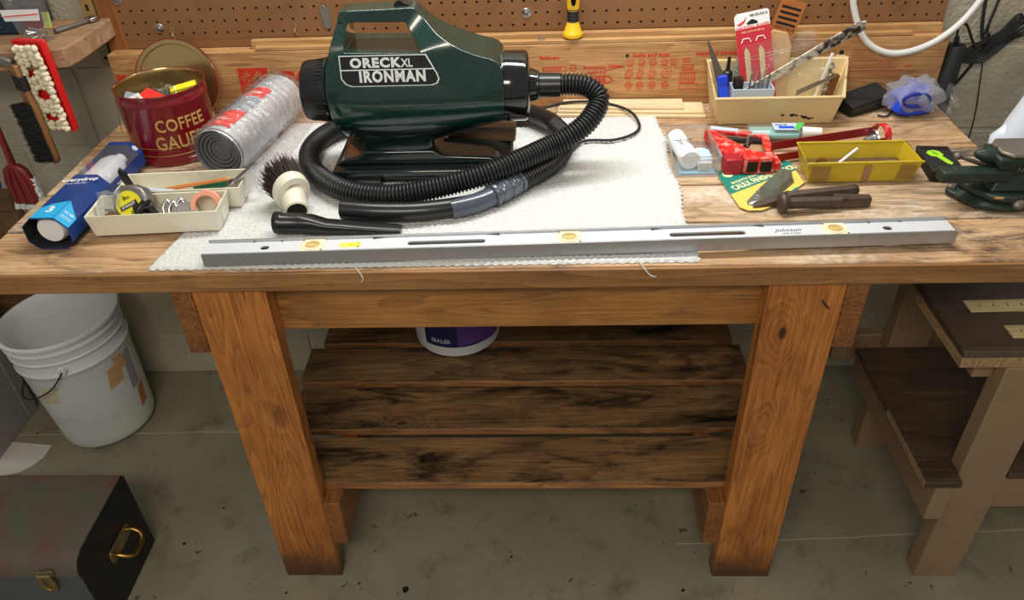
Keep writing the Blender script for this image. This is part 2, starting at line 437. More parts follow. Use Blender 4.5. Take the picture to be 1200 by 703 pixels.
def tray(w0, d0, w1, d1, h, t, base=None, lip=0.0):
    """open drafted box in local coordinates, z from 0 to h"""
    bm = BM(); base = base or t
    def rect(w, d, z): return [bm.verts.new(p) for p in ((-w / 2, -d / 2, z), (w / 2, -d / 2, z), (w / 2, d / 2, z), (-w / 2, d / 2, z))]
    A = rect(w0, d0, 0); rows = [A]
    if lip:
        rows.append(rect(w1 - lip * 0.2, d1 - lip * 0.2, h - lip)); rows.append(rect(w1 + 2 * lip * 0.6, d1 + 2 * lip * 0.6, h - lip))
        rows.append(rect(w1 + 2 * lip * 0.6, d1 + 2 * lip * 0.6, h))
    else: rows.append(rect(w1, d1, h))
    rows.append(rect(w1 - 2 * t, d1 - 2 * t, h)); rows.append(rect(w0 - 2 * t, d0 - 2 * t, base))
    bm.faces.new(A[::-1]); bm.faces.new(rows[-1])
    for a, b in zip(rows, rows[1:]):
        for i in range(4):
            j = (i + 1) % 4; bm.faces.new((a[i], a[j], b[j], b[i]))
    return bm
def text(s, size, M, material, parent, name='lettering', bold=0.0, extrude=0.0004, sx=1.0, fn=None, shear=0.0, local=False, align='CENTER', spacing=1.0, sub=0):
    cu = bpy.data.curves.new('t', 'FONT'); cu.body = s; cu.size = size; cu.extrude = extrude; cu.offset = bold * size
    cu.align_x = align; cu.align_y = 'CENTER'; cu.resolution_u = 3; cu.shear = shear; cu.space_character = spacing
    ob = bpy.data.objects.new('t', cu)
    me = bpy.data.meshes.new_from_object(ob)
    bm = BM(); bm.from_mesh(me)
    bpy.data.objects.remove(ob); bpy.data.curves.remove(cu); bpy.data.meshes.remove(me)
    if sub:
        bmesh.ops.triangulate(bm, faces=bm.faces)
        bmesh.ops.subdivide_edges(bm, edges=[e for e in bm.edges if e.calc_length() > size * 0.2], cuts=sub)
    bm.transform(Matrix.Diagonal((sx, 1, 1, 1)))
    if fn:
        for q in bm.verts: q.co = fn(q.co)
    else: bm.transform(M)
    return part(name, bm, material, parent, local=local, smooth=0)
def plate(poly, M, th=0.0004): return prism(poly, 0, th, M)
def facing(p, right, up):
    """matrix with local x = right, y = up, z = outward normal"""
    r = Vector(right).normalized(); u = Vector(up); u = (u - r * u.dot(r)).normalized(); n = r.cross(u)
    m = Matrix((r, u, n)).transposed().to_4x4(); m.translation = Vector(p)
    return m
H = 0.838

# ================================================================== SETTING
bm = BM(); box(-3.2, 3.2, -3.2, 0.74, -0.06, 0, bm)
floor = single('floor', bm, CONC, None, None, (0, 0, 0), smooth=0, kind='structure')
def ribbon(pts, wd, z0, z1, bm):
    P = [Vector(p) for p in pts]
    L = []; Rr = []
    for i, p in enumerate(P):
        d = (P[min(i + 1, len(P) - 1)] - P[max(i - 1, 0)]).normalized(); nn = Vector((-d.y, d.x)) * wd * (0.6 + 0.8 * random.random()) / 2
        L.append(p + nn); Rr.append(p - nn)
    prism([tuple(q) for q in L] + [tuple(q) for q in Rr[::-1]], z0, z1, None, bm)
LINE = mat('chalky_floor_line', rgb(166, 160, 142), 0.8)
for a, b in (((-1.9, 0.438), (-0.52, 0.452)), ((0.30, 0.085), (1.9, 0.165))):
    bm = BM(); ribbon([(a[0] + (b[0] - a[0]) * i / 24, a[1] + (b[1] - a[1]) * i / 24 + random.uniform(-.002, .002)) for i in range(25)], 0.004, 0, 0.0006, bm)
    part('floor_seam', bm, LINE, floor, smooth=0)
SPOT = mat('black_tar_drop', rgb(28, 26, 24), 0.5)
for x, y, r in ((-.313, -.035, .008), (-.42, -.02, .003), (-.86, .085, .004), (-.80, .19, .003), (.30, -.035, .004), (-.58, -.045, .003), (-0.08, .05, .003)):
    bm = BM(); prism([(x + r * random.uniform(.7, 1.2) * math.cos(2 * PI * i / 12), y + r * random.uniform(.7, 1.2) * math.sin(2 * PI * i / 12)) for i in range(12)], 0, 0.0008, None, bm)
    part('paint_drop', bm, SPOT, floor, smooth=0)
PALEP = mat('pale_patch', rgb(205, 202, 196), 0.7, var=0.1, vs=20)  # flat pale patch with an uneven outline, far left of the floor
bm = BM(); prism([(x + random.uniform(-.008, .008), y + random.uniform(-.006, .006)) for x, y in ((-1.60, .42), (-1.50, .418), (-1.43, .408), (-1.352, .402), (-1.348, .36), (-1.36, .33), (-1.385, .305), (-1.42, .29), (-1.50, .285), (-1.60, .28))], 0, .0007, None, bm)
part('pale_floor_patch', bm, PALEP, floor, smooth=0)
wall = single('wall_back', box(-3.2, 3.2, 0.7035, 0.75, 0, 2.4), MORTAR, None, None, (0, 0, 0), smooth=0, kind='structure')
def blockmesh(h):
    bm = box(-0.1965, 0.1965, -0.004, 0.010, 0.0035, h - 0.0035)
    bmesh.ops.recalc_face_normals(bm, faces=bm.faces)
    me = bpy.data.meshes.new('block'); bm.to_mesh(me); bm.free(); finish(me, 0, BLOCK); return me
full, low = blockmesh(0.2), blockmesh(0.14)
for c in range(0, 8):
    z0 = -0.06 + 0.2 * c
    for i in range(-5, 6):
        x = -0.28 + 0.4 * i + (0 if c % 2 else 0.2)
        o = bpy.data.objects.new('block', low if c == 0 else full); C.objects.link(o)
        o.location = (x, 0.7035 + random.uniform(-.0006, .0006), 0 if c == 0 else z0); o.parent = wall
        b = o.modifiers.new('bevel', 'BEVEL'); b.width = 0.003; b.segments = 2

# ================================================================== WORKBENCH
wb = thing('workbench', 'long wooden workbench with worn plank top, orange varnished legs and slatted lower shelf', 'workbench', (-0.05, 0.32, 0))
ed = [0.0, 0.1335, 0.270, 0.4055, 0.5405, 0.6935]
for i in range(5):
    dz = [0, -0.0008, 0.0004, -0.0006, 0][i]
    o = part('top_plank', box(-0.962 - 0.003 * (i % 2), 0.868 + 0.003 * (i % 3), ed[i] + (0.0026 if i else 0.0012), ed[i + 1] - 0.0026, 0.8005, H + dz), W_TOP2 if i in (1, 2) else W_TOP, wb, bevel=0.003)
FR = wood('brown_bench_front_edge', rgb(160, 114, 66), rgb(112, 74, 40), 'X', 6, rgb(60, 34, 22), 0.2, rgb(190, 150, 100), 0.3, rough=0.5, coat=0.1)
part('front_edging', box(-0.966, 0.872, -0.0055, 0.0008, 0.8, H - 0.0025), FR, wb, bevel=0.0015)
part('apron', box(-0.584, 0.489, 0.038, 0.072, 0.686, 0.7995), W_ORANGE_X, wb, bevel=0.002)
for x0, x1, lab in ((-0.589, -0.463, None), (0.368, 0.493, None)):
    part('leg', box(x0, x1, 0, 0.0365, 0, 0.7995), W_ORANGE_Z, wb, bevel=0.002)
    part('leg', box(x0, x1, 0.612, 0.648, 0, 0.7995), W_ORANGE_Z, wb, bevel=0.002)
part('upper_side_rail', box(-0.625, -0.5895, -0.001, 0.648, 0.665, 0.7995), W_ORANGE_Y, wb, bevel=0.0015)
part('upper_side_rail', box(0.4935, 0.529, -0.001, 0.648, 0.665, 0.7995), W_ORANGE_Y, wb, bevel=0.0015)
part('lower_side_rail', box(-0.4625, -0.428, -0.002, 0.648, 0.122, 0.2525), W_ORANGE_Y, wb, bevel=0.0015)
part('lower_side_rail', box(0.333, 0.3675, -0.002, 0.648, 0.122, 0.2525), W_ORANGE_Y, wb, bevel=0.0015)
W_EDGE = wood('bare_worn_board_edge', rgb(178, 124, 74), rgb(96, 58, 34), 'X', 9, rgb(40, 24, 16), 0.4, rough=0.5, knots=0)
for y0, y1, xa, xb in ((0.039, 0.168, -0.585, 0.488), (0.194, 0.329, -0.583, 0.478), (0.351, 0.4795, -0.594, 0.492), (0.499, 0.610, -0.568, 0.478)):
    sbd = part('shelf_board', box(xa, xb, y0, y1, 0.2535, 0.2715), W_SHELF, wb, bevel=0.0015)
    part('worn_front_edge', box(xa + .002, xb - .002, y0 - .0022, y0 + .0004, 0.2540, 0.2705), W_EDGE, sbd, bevel=0.0008)
# nail driven into the right leg
part('bent_nail', tube([(0.458, 0.001, 0.765), (0.462, -0.004, 0.760), (0.470, -0.005, 0.752)], 0.0016, 8), BLACKM, wb)

# ================================================================== BACK BOARD, STRIPS, PEGBOARD
bb = single('back_board', box(-0.9645, 0.8755, 0.652, 0.6895, H + 0.0005, 0.980), W_BOARD, 'long tan pine board with red printing standing on edge along the back of the bench', 'board', (-0.05, 0.67, H), bevel=0.002)
MF = lambda x, z, y=0.6518: facing((x, y, z), (1, 0, 0), (0, 0, 1))
def bt(s, x, z, size, ink=RED_INK, bold=0.02, sx=1.0, al='CENTER'):
    text(s, size, MF(x, z), ink, bb, 'red_lettering', bold, 0.0003, sx, align=al)
bt('SIONAL', -0.765, 0.926, 0.018, sx=0.9); bt('SHELF', -0.762, 0.900, 0.028, bold=0.04, sx=0.95)
bt('PRO', -0.935, 0.925, 0.024, bold=0.04)

bm = plate([(-0.034, -0.034), (0.034, -0.034), (0.034, 0.034), (-0.034, 0.034)], MF(-0.645, 0.910), 0.0003)
part('red_square_mark', bm, RED_INK, bb, smooth=0)
for s, dx, dz, sz in (('THE', -0.018, 0.014, 0.016), ('HOME', -0.002, 0.002, 0.024), ('DEPOT', 0.012, -0.014, 0.019)):
    M = MF(-0.645 + dx, 0.910 + dz, 0.6515) @ Matrix.Rotation(R(42), 4, 'Z')
    text(s, sz, M, W_BOARD, bb, 'stencil_lettering', 0.015, 0.0002, 0.85)
bt('TRADES', -0.585, 0.922, 0.030, bold=0.06, sx=1.0, al='LEFT'); bt('PROS', -0.552, 0.890, 0.028, bold=0.06, al='LEFT')
bt('fasteners', 0.02, 0.951, 0.012); bt('lag bolt', 0.024, 0.914, 0.009); bt('toggle bolt', 0.125, 0.917, 0.010)
bt('bolts and nuts', 0.242, 0.952, 0.014); bt('standard lumber', 0.385, 0.953, 0.014)
bt('2 x 6', 0.745, 0.939, 0.006); bt('1x4', 0.80, 0.915, 0.008, sx=1.2); bt('3/4 x 5 1/2', 0.815, 0.888, 0.007)
def lineset(segs, wd, ink, name):
    bm = BM()
    for (x0, z0), (x1, z1) in segs:
        d = Vector((x1 - x0, z1 - z0)); L = d.length
        if L < 1e-6: continue
        d /= L; nx, nz = -d.y * wd / 2, d.x * wd / 2
        hexa(bm, [(x0 + nx, 0.6516, z0 + nz), (x1 + nx, 0.6516, z1 + nz), (x1 - nx, 0.6516, z1 - nz), (x0 - nx, 0.6516, z0 - nz),
                  (x0 + nx, 0.6522, z0 + nz), (x1 + nx, 0.6522, z1 + nz), (x1 - nx, 0.6522, z1 - nz), (x0 - nx, 0.6522, z0 - nz)])
    part(name, bm, ink, bb, smooth=0)
def loop(pts): return [(pts[i], pts[(i + 1) % len(pts)]) for i in range(len(pts))]
def circ(x, z, r, n=12, ph=0): return loop([(x + r * math.cos(2 * PI * i / n + ph), z + r * math.sin(2 * PI * i / n + ph)) for i in range(n)])
# printed bolts: toggle, lag screw, rows of bolt heads and nuts, wood blocks
sg = loop([(0.005, .9215), (.045, .9215), (.045, .930), (.005, .930)]) + [((.045, .919), (.058, .923)), ((.058, .923), (.058, .929)), ((.058, .929), (.045, .933))]
sg += [((.005 + .004 * i, .921), (.008 + .004 * i, .930)) for i in range(10)]
sg += circ(.072, .927, .007) + [((.066, .927), (.078, .927))]
lineset(sg, .0013, RED_INK, 'printed_bolt')
sg = loop([(.097, .924), (.145, .924), (.145, .929), (.097, .929)]) + [((.145, .919), (.178, .928)), ((.145, .935), (.178, .928)), ((.150, .9265), (.185, .9265)), ((.150, .929), (.185, .929)), ((.097, .920), (.097, .933))]
sg += [((.1 + .0035 * i, .924), (.102 + .0035 * i, .929)) for i in range(12)]
lineset(sg, .0012, RED_INK, 'printed_toggle_bolt')
lineset(loop([(.118, .893), (.150, .890), (.162, .897), (.150, .908), (.118, .908)]) + circ(.148, .899, .008) + [((.122, .895 + .003 * i), (.145, .894 + .003 * i)) for i in range(5)], .0013, RED_INK, 'printed_anchor')
sg = []
for i, x in enumerate((.198, .222, .247, .272, .292)):
    sg += circ(x, .936, .0075, 8) + circ(x, .934, .004, 6)
    sg += [((x - .004, .928), (x - .004, .922)), ((x + .004, .928), (x + .004, .922))]
for i, x in enumerate((.196, .221, .247, .279)):
    sg += circ(x, .911, .009 if i < 3 else .011, 6 + i) + circ(x, .911, .0045, 8) + [((x - .005, .900), (x + .005, .900)), ((x - .010, .905), (x - .003, .898))]
for i, x in enumerate((.196, .221, .248, .277)):
    sg += circ(x, .884, .0085, 10 - i) + circ(x, .884, .005, 5) + [((x - .006, .884), (x + .006, .884))]
lineset(sg, .0012, RED_INK, 'printed_nut_chart')
sg = loop([(.312, .935), (.328, .935), (.328, .943), (.312, .943)]) + loop([(.312, .916), (.336, .916), (.336, .929), (.312, .929)]) + loop([(.309, .888), (.342, .888), (.342, .911), (.309, .911)]) + loop([(.309, .874), (.35, .874), (.35, .886), (.309, .886)])
sg += [((.315 + .004 * i, .935), (.315 + .004 * i, .943)) for i in range(3)] + [((.315 + .0045 * i, .916), (.318 + .0045 * i, .929)) for i in range(5)] + [((.312 + .004 * i, .888), (.312 + .004 * i, .911)) for i in range(8)]
lineset(sg, .0012, RED_INK, 'printed_board_chart')
for x0, x1, z0, z1 in ((.673, .735, .935, .953), (.671, .778, .912, .930), (.668, .790, .889, .907)):
    lineset(loop([(x0 + .003, z0), (x1, z0), (x1 + .002, z1), (x0 + .005, z1)]) + [((x0 + .005 + .006 * i, z0), (x0 + .012 + .006 * i, z1)) for i in range(int((x1 - x0 - .01) / .006))], .0011, RED_INK2, 'printed_plank_outline')
bm = BM(); prism(ringpoly(.005, .005, 12, .652, .948), 0, .0006, facing((0, .6516, 0), (1, 0, 0), (0, 0, 1)), bm)
part('knot_hole', bm, DARKHOLE, bb)
bm = BM(); prism(ringpoly(.0035, .0035, 12, .190, .952), 0, .0006, facing((0, .6516, 0), (1, 0, 0), (0, 0, 1)), bm)
part('knot_hole', bm, DARKHOLE, bb)
single('wood_strip', box(-0.628, 0.795, 0.6525, 0.6685, 0.9805, 0.9885), W_STRIP, 'thin golden pine strip, front one of the two lying on the upright back board', 'wood strip', (0, .66, .9805), bevel=.001)
single('wood_strip', box(-0.640, 0.862, 0.6695, 0.6865, 0.9805, 0.9985), W_STRIP, 'thicker golden pine strip, rear one of the two, touching the pegboard above the back board', 'wood strip', (0, .678, .9805), bevel=.001)
bm = lathe([(.0055, -.001), (.0078, -.001), (.0078, .001), (.0055, .001)], Matrix.Translation((.003, .6605, .9905)) @ Matrix.Rotation(R(20), 4, 'X'), 20, closed=True)
o = single('metal_ring', bm, STEEL, 'small shiny steel ring lying on the strip left of the yellow flashlight', 'ring', (.003, .6605, .989))

# pegboard with real holes
def pegmesh():
    bm = BM(); s = .0254; yf, yb = .6895, .6945
    x0, z0 = -0.0595 - 34 * s, 1.0125
    nx, nz = 71, 10; r = .0031
    lim = lambda i: (x0 + (i - .5) * s)
    cache = {}
    def V(x, y, z):
        kx = (round(x, 5), y, round(z, 5))
        if kx not in cache: cache[kx] = bm.verts.new((x, y, z))
        return cache[kx]
    for i in range(nx):
        for j in range(nz):
            cx, cz = x0 + i * s, z0 + j * s; h = s / 2
            sq = [(h, 0), (h, h), (0, h), (-h, h), (-h, 0), (-h, -h), (0, -h), (h, -h)]
            ci = [(r * math.cos(PI / 4 * q), r * math.sin(PI / 4 * q)) for q in range(8)]
            for q in range(8):
                p = (q + 1) % 8
                bm.faces.new((V(cx + sq[q][0], yf, cz + sq[q][1]), V(cx + sq[p][0], yf, cz + sq[p][1]), V(cx + ci[p][0], yf, cz + ci[p][1]), V(cx + ci[q][0], yf, cz + ci[q][1])))
                bm.faces.new((V(cx + ci[q][0], yf, cz + ci[q][1]), V(cx + ci[p][0], yf, cz + ci[p][1]), V(cx + ci[p][0], yb, cz + ci[p][1]), V(cx + ci[q][0], yb, cz + ci[q][1])))
    xa, xb, za, zb = lim(0), lim(nx), z0 - s / 2, z0 + (nz - .5) * s
    for a, b in (((xa, za), (xb, za)), ((xb, za), (xb, zb)), ((xb, zb), (xa, zb)), ((xa, zb), (xa, za))):
        bm.faces.new([bm.verts.new((a[0], yf, a[1])), bm.verts.new((b[0], yf, b[1])), bm.verts.new((b[0], yb, b[1])), bm.verts.new((a[0], yb, a[1]))])
    return bm
bmp = pegmesh()
me = bpy.data.meshes.new('pegboard'); 
peg = thing('pegboard', 'brown hardboard pegboard with rows of holes mounted on the wall above the bench', 'pegboard', (-0.03, 0.69, 1.0))
part('perforated_panel', bmp, HARDB, peg, smooth=0)
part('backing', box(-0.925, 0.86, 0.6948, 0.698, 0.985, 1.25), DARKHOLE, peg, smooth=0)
part('lower_margin', box(-0.9357, 0.8677, 0.6900, 0.6945, 0.9805, 0.9999), HARDB, peg, smooth=0)
def washer(x, z):
    M = facing((x, .6895, z), (1, 0, 0), (0, 0, 1))
    wsh = part('washer', lathe([(.0105, 0), (.0105, .001), (.0095, .0016), (0, .0016)], M, 24), STEEL, peg)
    M2 = facing((x, .6879, z), (1, 0, 0), (0, 0, 1))
    part('screw_head', lathe([(.0048, 0), (.0045, .0016), (.0025, .003), (0, .0033)], M2, 16), GREYSTL, peg)
for x, z in ((-.845, 1.025), (-.920, 1.088), (-.029, 1.038)): washer(x, z)
# small things hanging on the pegboard
bm = prism([(p[0], p[1]) for p in [(-.009, -.018), (-.006, -.024), (0, -.026), (.006, -.024), (.009, -.018), (.009, .018), (.006, .024), (0, .026), (-.006, .024), (-.009, .018)]], 0, .002, facing((-.469, .6893, 1.040), (1, 0, .1), (-.08, 0, 1)))
single('metal_tab', bm, GREYSTL, 'rounded grey metal tab flat on the pegboard just left of the vacuum handle', 'metal tab', (-.469, .689, 1.014), bevel=.0008)
def tuft(x, z, lab):
    bm = BM()
    for i in range(9):
        a = random.uniform(-1, 1)
        tube(spline([(x, .688, z + .006), (x + a * .003, .684 - random.random() * .004, z), (x + a * .008, .685, z - random.uniform(.004, .013))], 4), .0009, 5, bm)
    tube(spline([(x - .003, .688, z + .01), (x, .6845, z + .003), (x + .003, .688, z + .01), (x, .6875, z + .016)], 4, True), .0010, 5, bm, closed=True)
    single('twine_knot', bm, mat('frayed_twine', rgb(150, 120, 84), 0.9), lab, 'twine', (x, .686, z - .01))
tuft(-.817, 1.010, 'frayed twine knot hanging from a pegboard hole above the tin lid')
tuft(-.541, 1.012, 'grey frayed twine knot on the pegboard left of the rounded metal tab')

# ================================================================== FLASHLIGHT
fl = thing('flashlight', 'yellow and black flashlight hanging head down on the pegboard', 'flashlight', (.071, .668, .985))
def flM(): return Matrix.Translation((.071, .668, .992)) @ Matrix.Rotation(R(2), 4, 'X')
part('head', lathe([(0, 0), (.019, 0), (.0205, .002), (.0205, .009), (.019, .011), (.0165, .020), (.0125, .030), (.0115, .034)], flM(), 28), YELLOW, fl)
bm = BM()
for i in range(14):
    a = 2 * PI * i / 14; p = flM() @ Vector((.0205 * math.cos(a), .0205 * math.sin(a), .0055)); obox(p, (.003, .003, .006), (0, 0, math.degrees(a)), bm)
part('head_ridges', bm, YELLOW, fl)
part('grip', lathe([(.0118, .022), (.0125, .030)] + [(.0122 + (.0007 if i % 2 else -.0006), .032 + .003 * i) for i in range(10)] + [(.0125, .064), (.0115, .070)], flM(), 24), BLACKM, fl)
part('body', lathe([(.0118, .056), (.0136, .062), (.0138, .090), (.0125, .112), (.010, .125), (0, .127)], flM(), 24), YELLOW, fl)
part('switch_button', prism(ringpoly(.0058, .013, 20), 0, .003, facing(flM() @ Vector((0, -.0135, .082)), (1, 0, 0), (0, 0, 1))), BLACKG, fl, bevel=.0008)
part('front_chevron', prism([(-.0125, .012), (-.0135, .03), (-.010, .022), (-.005, .0155), (0, .0135), (.005, .0155), (.010, .022), (.0135, .03), (.0125, .012), (.006, .006), (-.006, .006)], 0, .002, facing((.071, .6525, .992), (1, 0, 0), (0, .25, 1))), YELLOW, fl)

# ================================================================== TOWEL RUG AND LEVEL
def rug():
    bm = BM(); nx, ny = 230, 150
    A, B, D, E_ = Vector((-.651, .004)), Vector((.251, .007)), Vector((.256, .580)), Vector((-.556, .580))
    rows = []
    for j in range(ny + 1):
        row = []
        for i in range(nx + 1):
            s, t = i / nx, j / ny
            p = (A * (1 - s) + B * s) * (1 - t) + (E_ * (1 - s) + D * s) * t
            edge = min(i, nx - i, j, ny - j)
            jag = (.0022 if (j // 2) % 2 else -.0012) * ((i == 0) * -1 + (i == nx)); jag2 = (.0012 if (i // 2) % 2 else -.001) * ((j == 0) * -1 + (j == ny))
            kn = abs(math.sin(i * PI / 2.9 + (j // 3) * 1.57)) * abs(math.sin(j * PI / 3.0))
            wave = .0016 * math.exp(-((p.y - .2 - .02 * math.sin(p.x * 9)) / .018) ** 2) * max(0, min(1, (p.x + .05) * 8))
            z = H + .001 + (.0 if edge == 0 else .0022 + .0032 * kn + random.uniform(0, .0007)) + wave
            row.append(bm.verts.new((p.x + jag + .004 * math.sin(p.y * 31) * s, p.y + jag2, z)))
        rows.append(row)
    for j in range(ny):
        for i in range(nx): bm.faces.new((rows[j][i], rows[j][i + 1], rows[j + 1][i + 1], rows[j + 1][i]))
    return bm
rg = thing('white_rug', 'white knobbly cotton bath mat spread under the vacuum on the bench', 'mat', (-.2, .29, H))
o = part('pile', rug(), RUG, rg, smooth=180)
part('underside', prism([(-.646, .008), (.247, .011), (.252, .574), (-.552, .574)], H + .0003, H + .0012), RUG, rg)
part('loose_thread', tube(spline([(-.31, .010, H + .004), (-.30, -.003, H + .001), (-.292, -.0085, H - .012), (-.296, -.008, H - .02)], 6), .0009, 6), RUG, rg)
part('loose_thread', tube(spline([(.155, .012, H + .004), (.160, -.004, H + .001), (.172, -.009, H - .012), (.182, -.008, H - .016)], 6), .0012, 6), RUG, rg)

lv = thing('spirit_level', 'long aluminium spirit level lying flat along the front of the bench', 'spirit level', (.055, .045, .8455), R(1.84))
L2 = .609
part('front_rail', box(-L2, L2, -.0225, -.0195, 0, .0235), ALU, lv, local=True, bevel=.0005)
part('rear_rail', box(-L2, L2, .0195, .0225, 0, .0235), ALU, lv, local=True, bevel=.0005)
# web with round end holes and two long slots, built as a bmesh with bridged openings
def web():
    bm = BM(); z0, z1 = .0165, .0190; yb = .0195
    cells = []  # (x0, x1, hole half length, hole half width) 
    spans = [(-L2, -.535, None), (-.535, -.485, (-.511, .0075, .0062)), (-.485, -.335, None), (-.335, -.085, (-.209, .062, .0062)), (-.085, .215, None),
             (.0, 0, None), (.085, .345, (.2130, .062, .0062)), (.345, .485, None), (.485, .535, (.5055, .0075, .0062)), (.535, L2, None)]
    spans = [(-L2, -.535, None), (-.535, -.485, (-.511, .0075, .0062)), (-.485, -.335, None), (-.335, -.125, (-.212, .064, .0062)), (-.125, .125, None),
             (.125, .310, (.214, .062, .0062)), (.310, .480, None), (.480, .535, (.5055, .0075, .0062)), (.535, L2, None)]
    for a, b, h in spans:
        if not h: box(a, b, -yb, yb, z0, z1, bm); continue
        cx, hl, hw = h; n = 24; inner = []; outer = []
        for i in range(n):
            t = 2 * PI * i / n + PI / n
            c_, s_ = math.cos(t), math.sin(t)
            inner.append((cx + (hl - hw) * (1 if c_ > 0 else -1) + hw * c_ if hl > hw * 1.3 else cx + hl * c_, hw * s_))
            m_ = max(abs(c_), abs(s_)); sqx, sqy = c_ / m_, s_ / m_
            outer.append((((b + a) / 2) + sqx * (b - a) / 2, sqy * yb))
        rings = [[bm.verts.new((x, y, z)) for x, y in P] for P, z in ((outer, z1), (inner, z1), (inner, z0), (outer, z0))]
        for r0, r1 in ((0, 1), (1, 2), (2, 3)):
            for i in range(n):
                j = (i + 1) % n; bm.faces.new((rings[r0][i], rings[r0][j], rings[r1][j], rings[r1][i]))
    return bm
part('web', web(), ALU_F, lv, local=True, smooth=30)
VW = mat('cream_vial_housing', rgb(236, 226, 190), 0.4, var=0.04)
VG = mat('amber_vial', rgb(196, 164, 108), 0.15, coat=0.8)
for x in (-.432, -.011, .421):
    v0 = part('vial_housing', prism([(-.020, -.0155), (-.017, -.018), (.017, -.018), (.020, -.0155), (.020, .0155), (.017, .018), (-.017, .018), (-.020, .0155)], .0150, .0212, Matrix.Translation((x, 0, 0))), VW, lv, local=True, bevel=.0008)
    part('vial_bezel', lathe([(.0115, .0205), (.0115, .0225), (.0155, .0225), (.016, .0205)], Matrix.Translation((x, 0, 0)) @ Matrix.Diagonal((1.05, .98, 1, 1)), 28), VW, v0, local=True)
    part('vial_window', lathe([(.0118, .0213), (.0112, .0216), (0, .0217)], Matrix.Translation((x, 0, 0)) @ Matrix.Diagonal((1.05, .98, 1, 1)), 28), VG, v0, local=True)
    part('vial', cyl((x - .0085, 0, .0195), (x + .0085, 0, .0195), .0036, seg=16), mat('pale_vial', rgb(214, 196, 120), .1, coat=.8), v0, local=True)
    for sx_ in (-1, 1): part('screw', lathe([(.0022, .0208), (.0018, .0220), (0, .0222)], Matrix.Translation((x + sx_ * .0165, -sx_ * .0145, 0)), 12), STEEL, v0, local=True)
text('OKI', .016, Matrix.Translation((-.370, 0, .0191)), LABELY, lv, 'yellow_sticker_print', .09, .0003, 1.2, local=True)
text('Johnson', .012, Matrix.Translation((.345, .003, .0191)), NAVYL, lv, 'script_lettering', .0, .0002, 1.1, shear=.4, local=True)
text('LEVEL & TOOL', .004, Matrix.Translation((.349, -.007, .0191)), NAVYL, lv, 'small_lettering', .0, .0002, 1.1, local=True)

# ================================================================== VACUUM
YC = .357
va = thing('handheld_vacuum', 'dark green and black portable canister vacuum with coiled black hose on the white mat', 'vacuum', (-.22, YC, H + .006))
def section_loft(secs, seg=36, bm=None, n=2.3, cap=True):
    """secs: (x, zc, ry, rtop, rbot)"""
    bm = bm or BM(); rings = []
    for x, zc, ry, rt, rb in secs:
        ring = []
        for k in range(seg):
            a = 2 * PI * k / seg; c_, s_ = math.cos(a), math.sin(a)
            e = 2 / n
            yy = ry * math.copysign(abs(c_) ** e, c_); zz = (rt if s_ > 0 else rb) * math.copysign(abs(s_) ** e, s_)
            ring.append(bm.verts.new((x, YC + yy, zc + zz)))
        rings.append(ring)
    for a, b in zip(rings, rings[1:]):
        for k in range(seg): bm.faces.new((a[k], a[(k + 1) % seg], b[(k + 1) % seg], b[k]))
    if cap: bm.faces.new(rings[0][::-1]); bm.faces.new(rings[-1])
    return bm
ZC = 1.003
part('motor_housing', section_loft([(-.392, ZC, .052, .053, .055), (-.388, ZC, .058, .059, .062), (-.378, ZC, .064, .066, .072), (-.360, ZC, .068, .071, .080), (-.33, ZC, .070, .074, .085), (-.29, ZC, .071, .075, .087), (-.24, ZC, .071, .075, .086), (-.19, ZC, .070, .074, .082), (-.15, ZC, .068, .072, .076), (-.12, ZC, .066, .069, .071), (-.09, ZC, .063, .065, .066), (-.066, ZC, .061, .062, .062)], seg=64, n=2.05), GREEN, va, smooth=50)
part('lower_housing', section_loft([(-.388, ZC - .012, .045, .02, .055), (-.37, ZC - .014, .058, .02, .074), (-.33, ZC - .016, .062, .02, .082), (-.27, ZC - .016, .064, .02, .086), (-.20, ZC - .016, .062, .02, .082), (-.14, ZC - .014, .056, .02, .066), (-.067, ZC - .012, .045, .02, .050)], seg=64, n=2.1), GREEN_D, va, smooth=50)
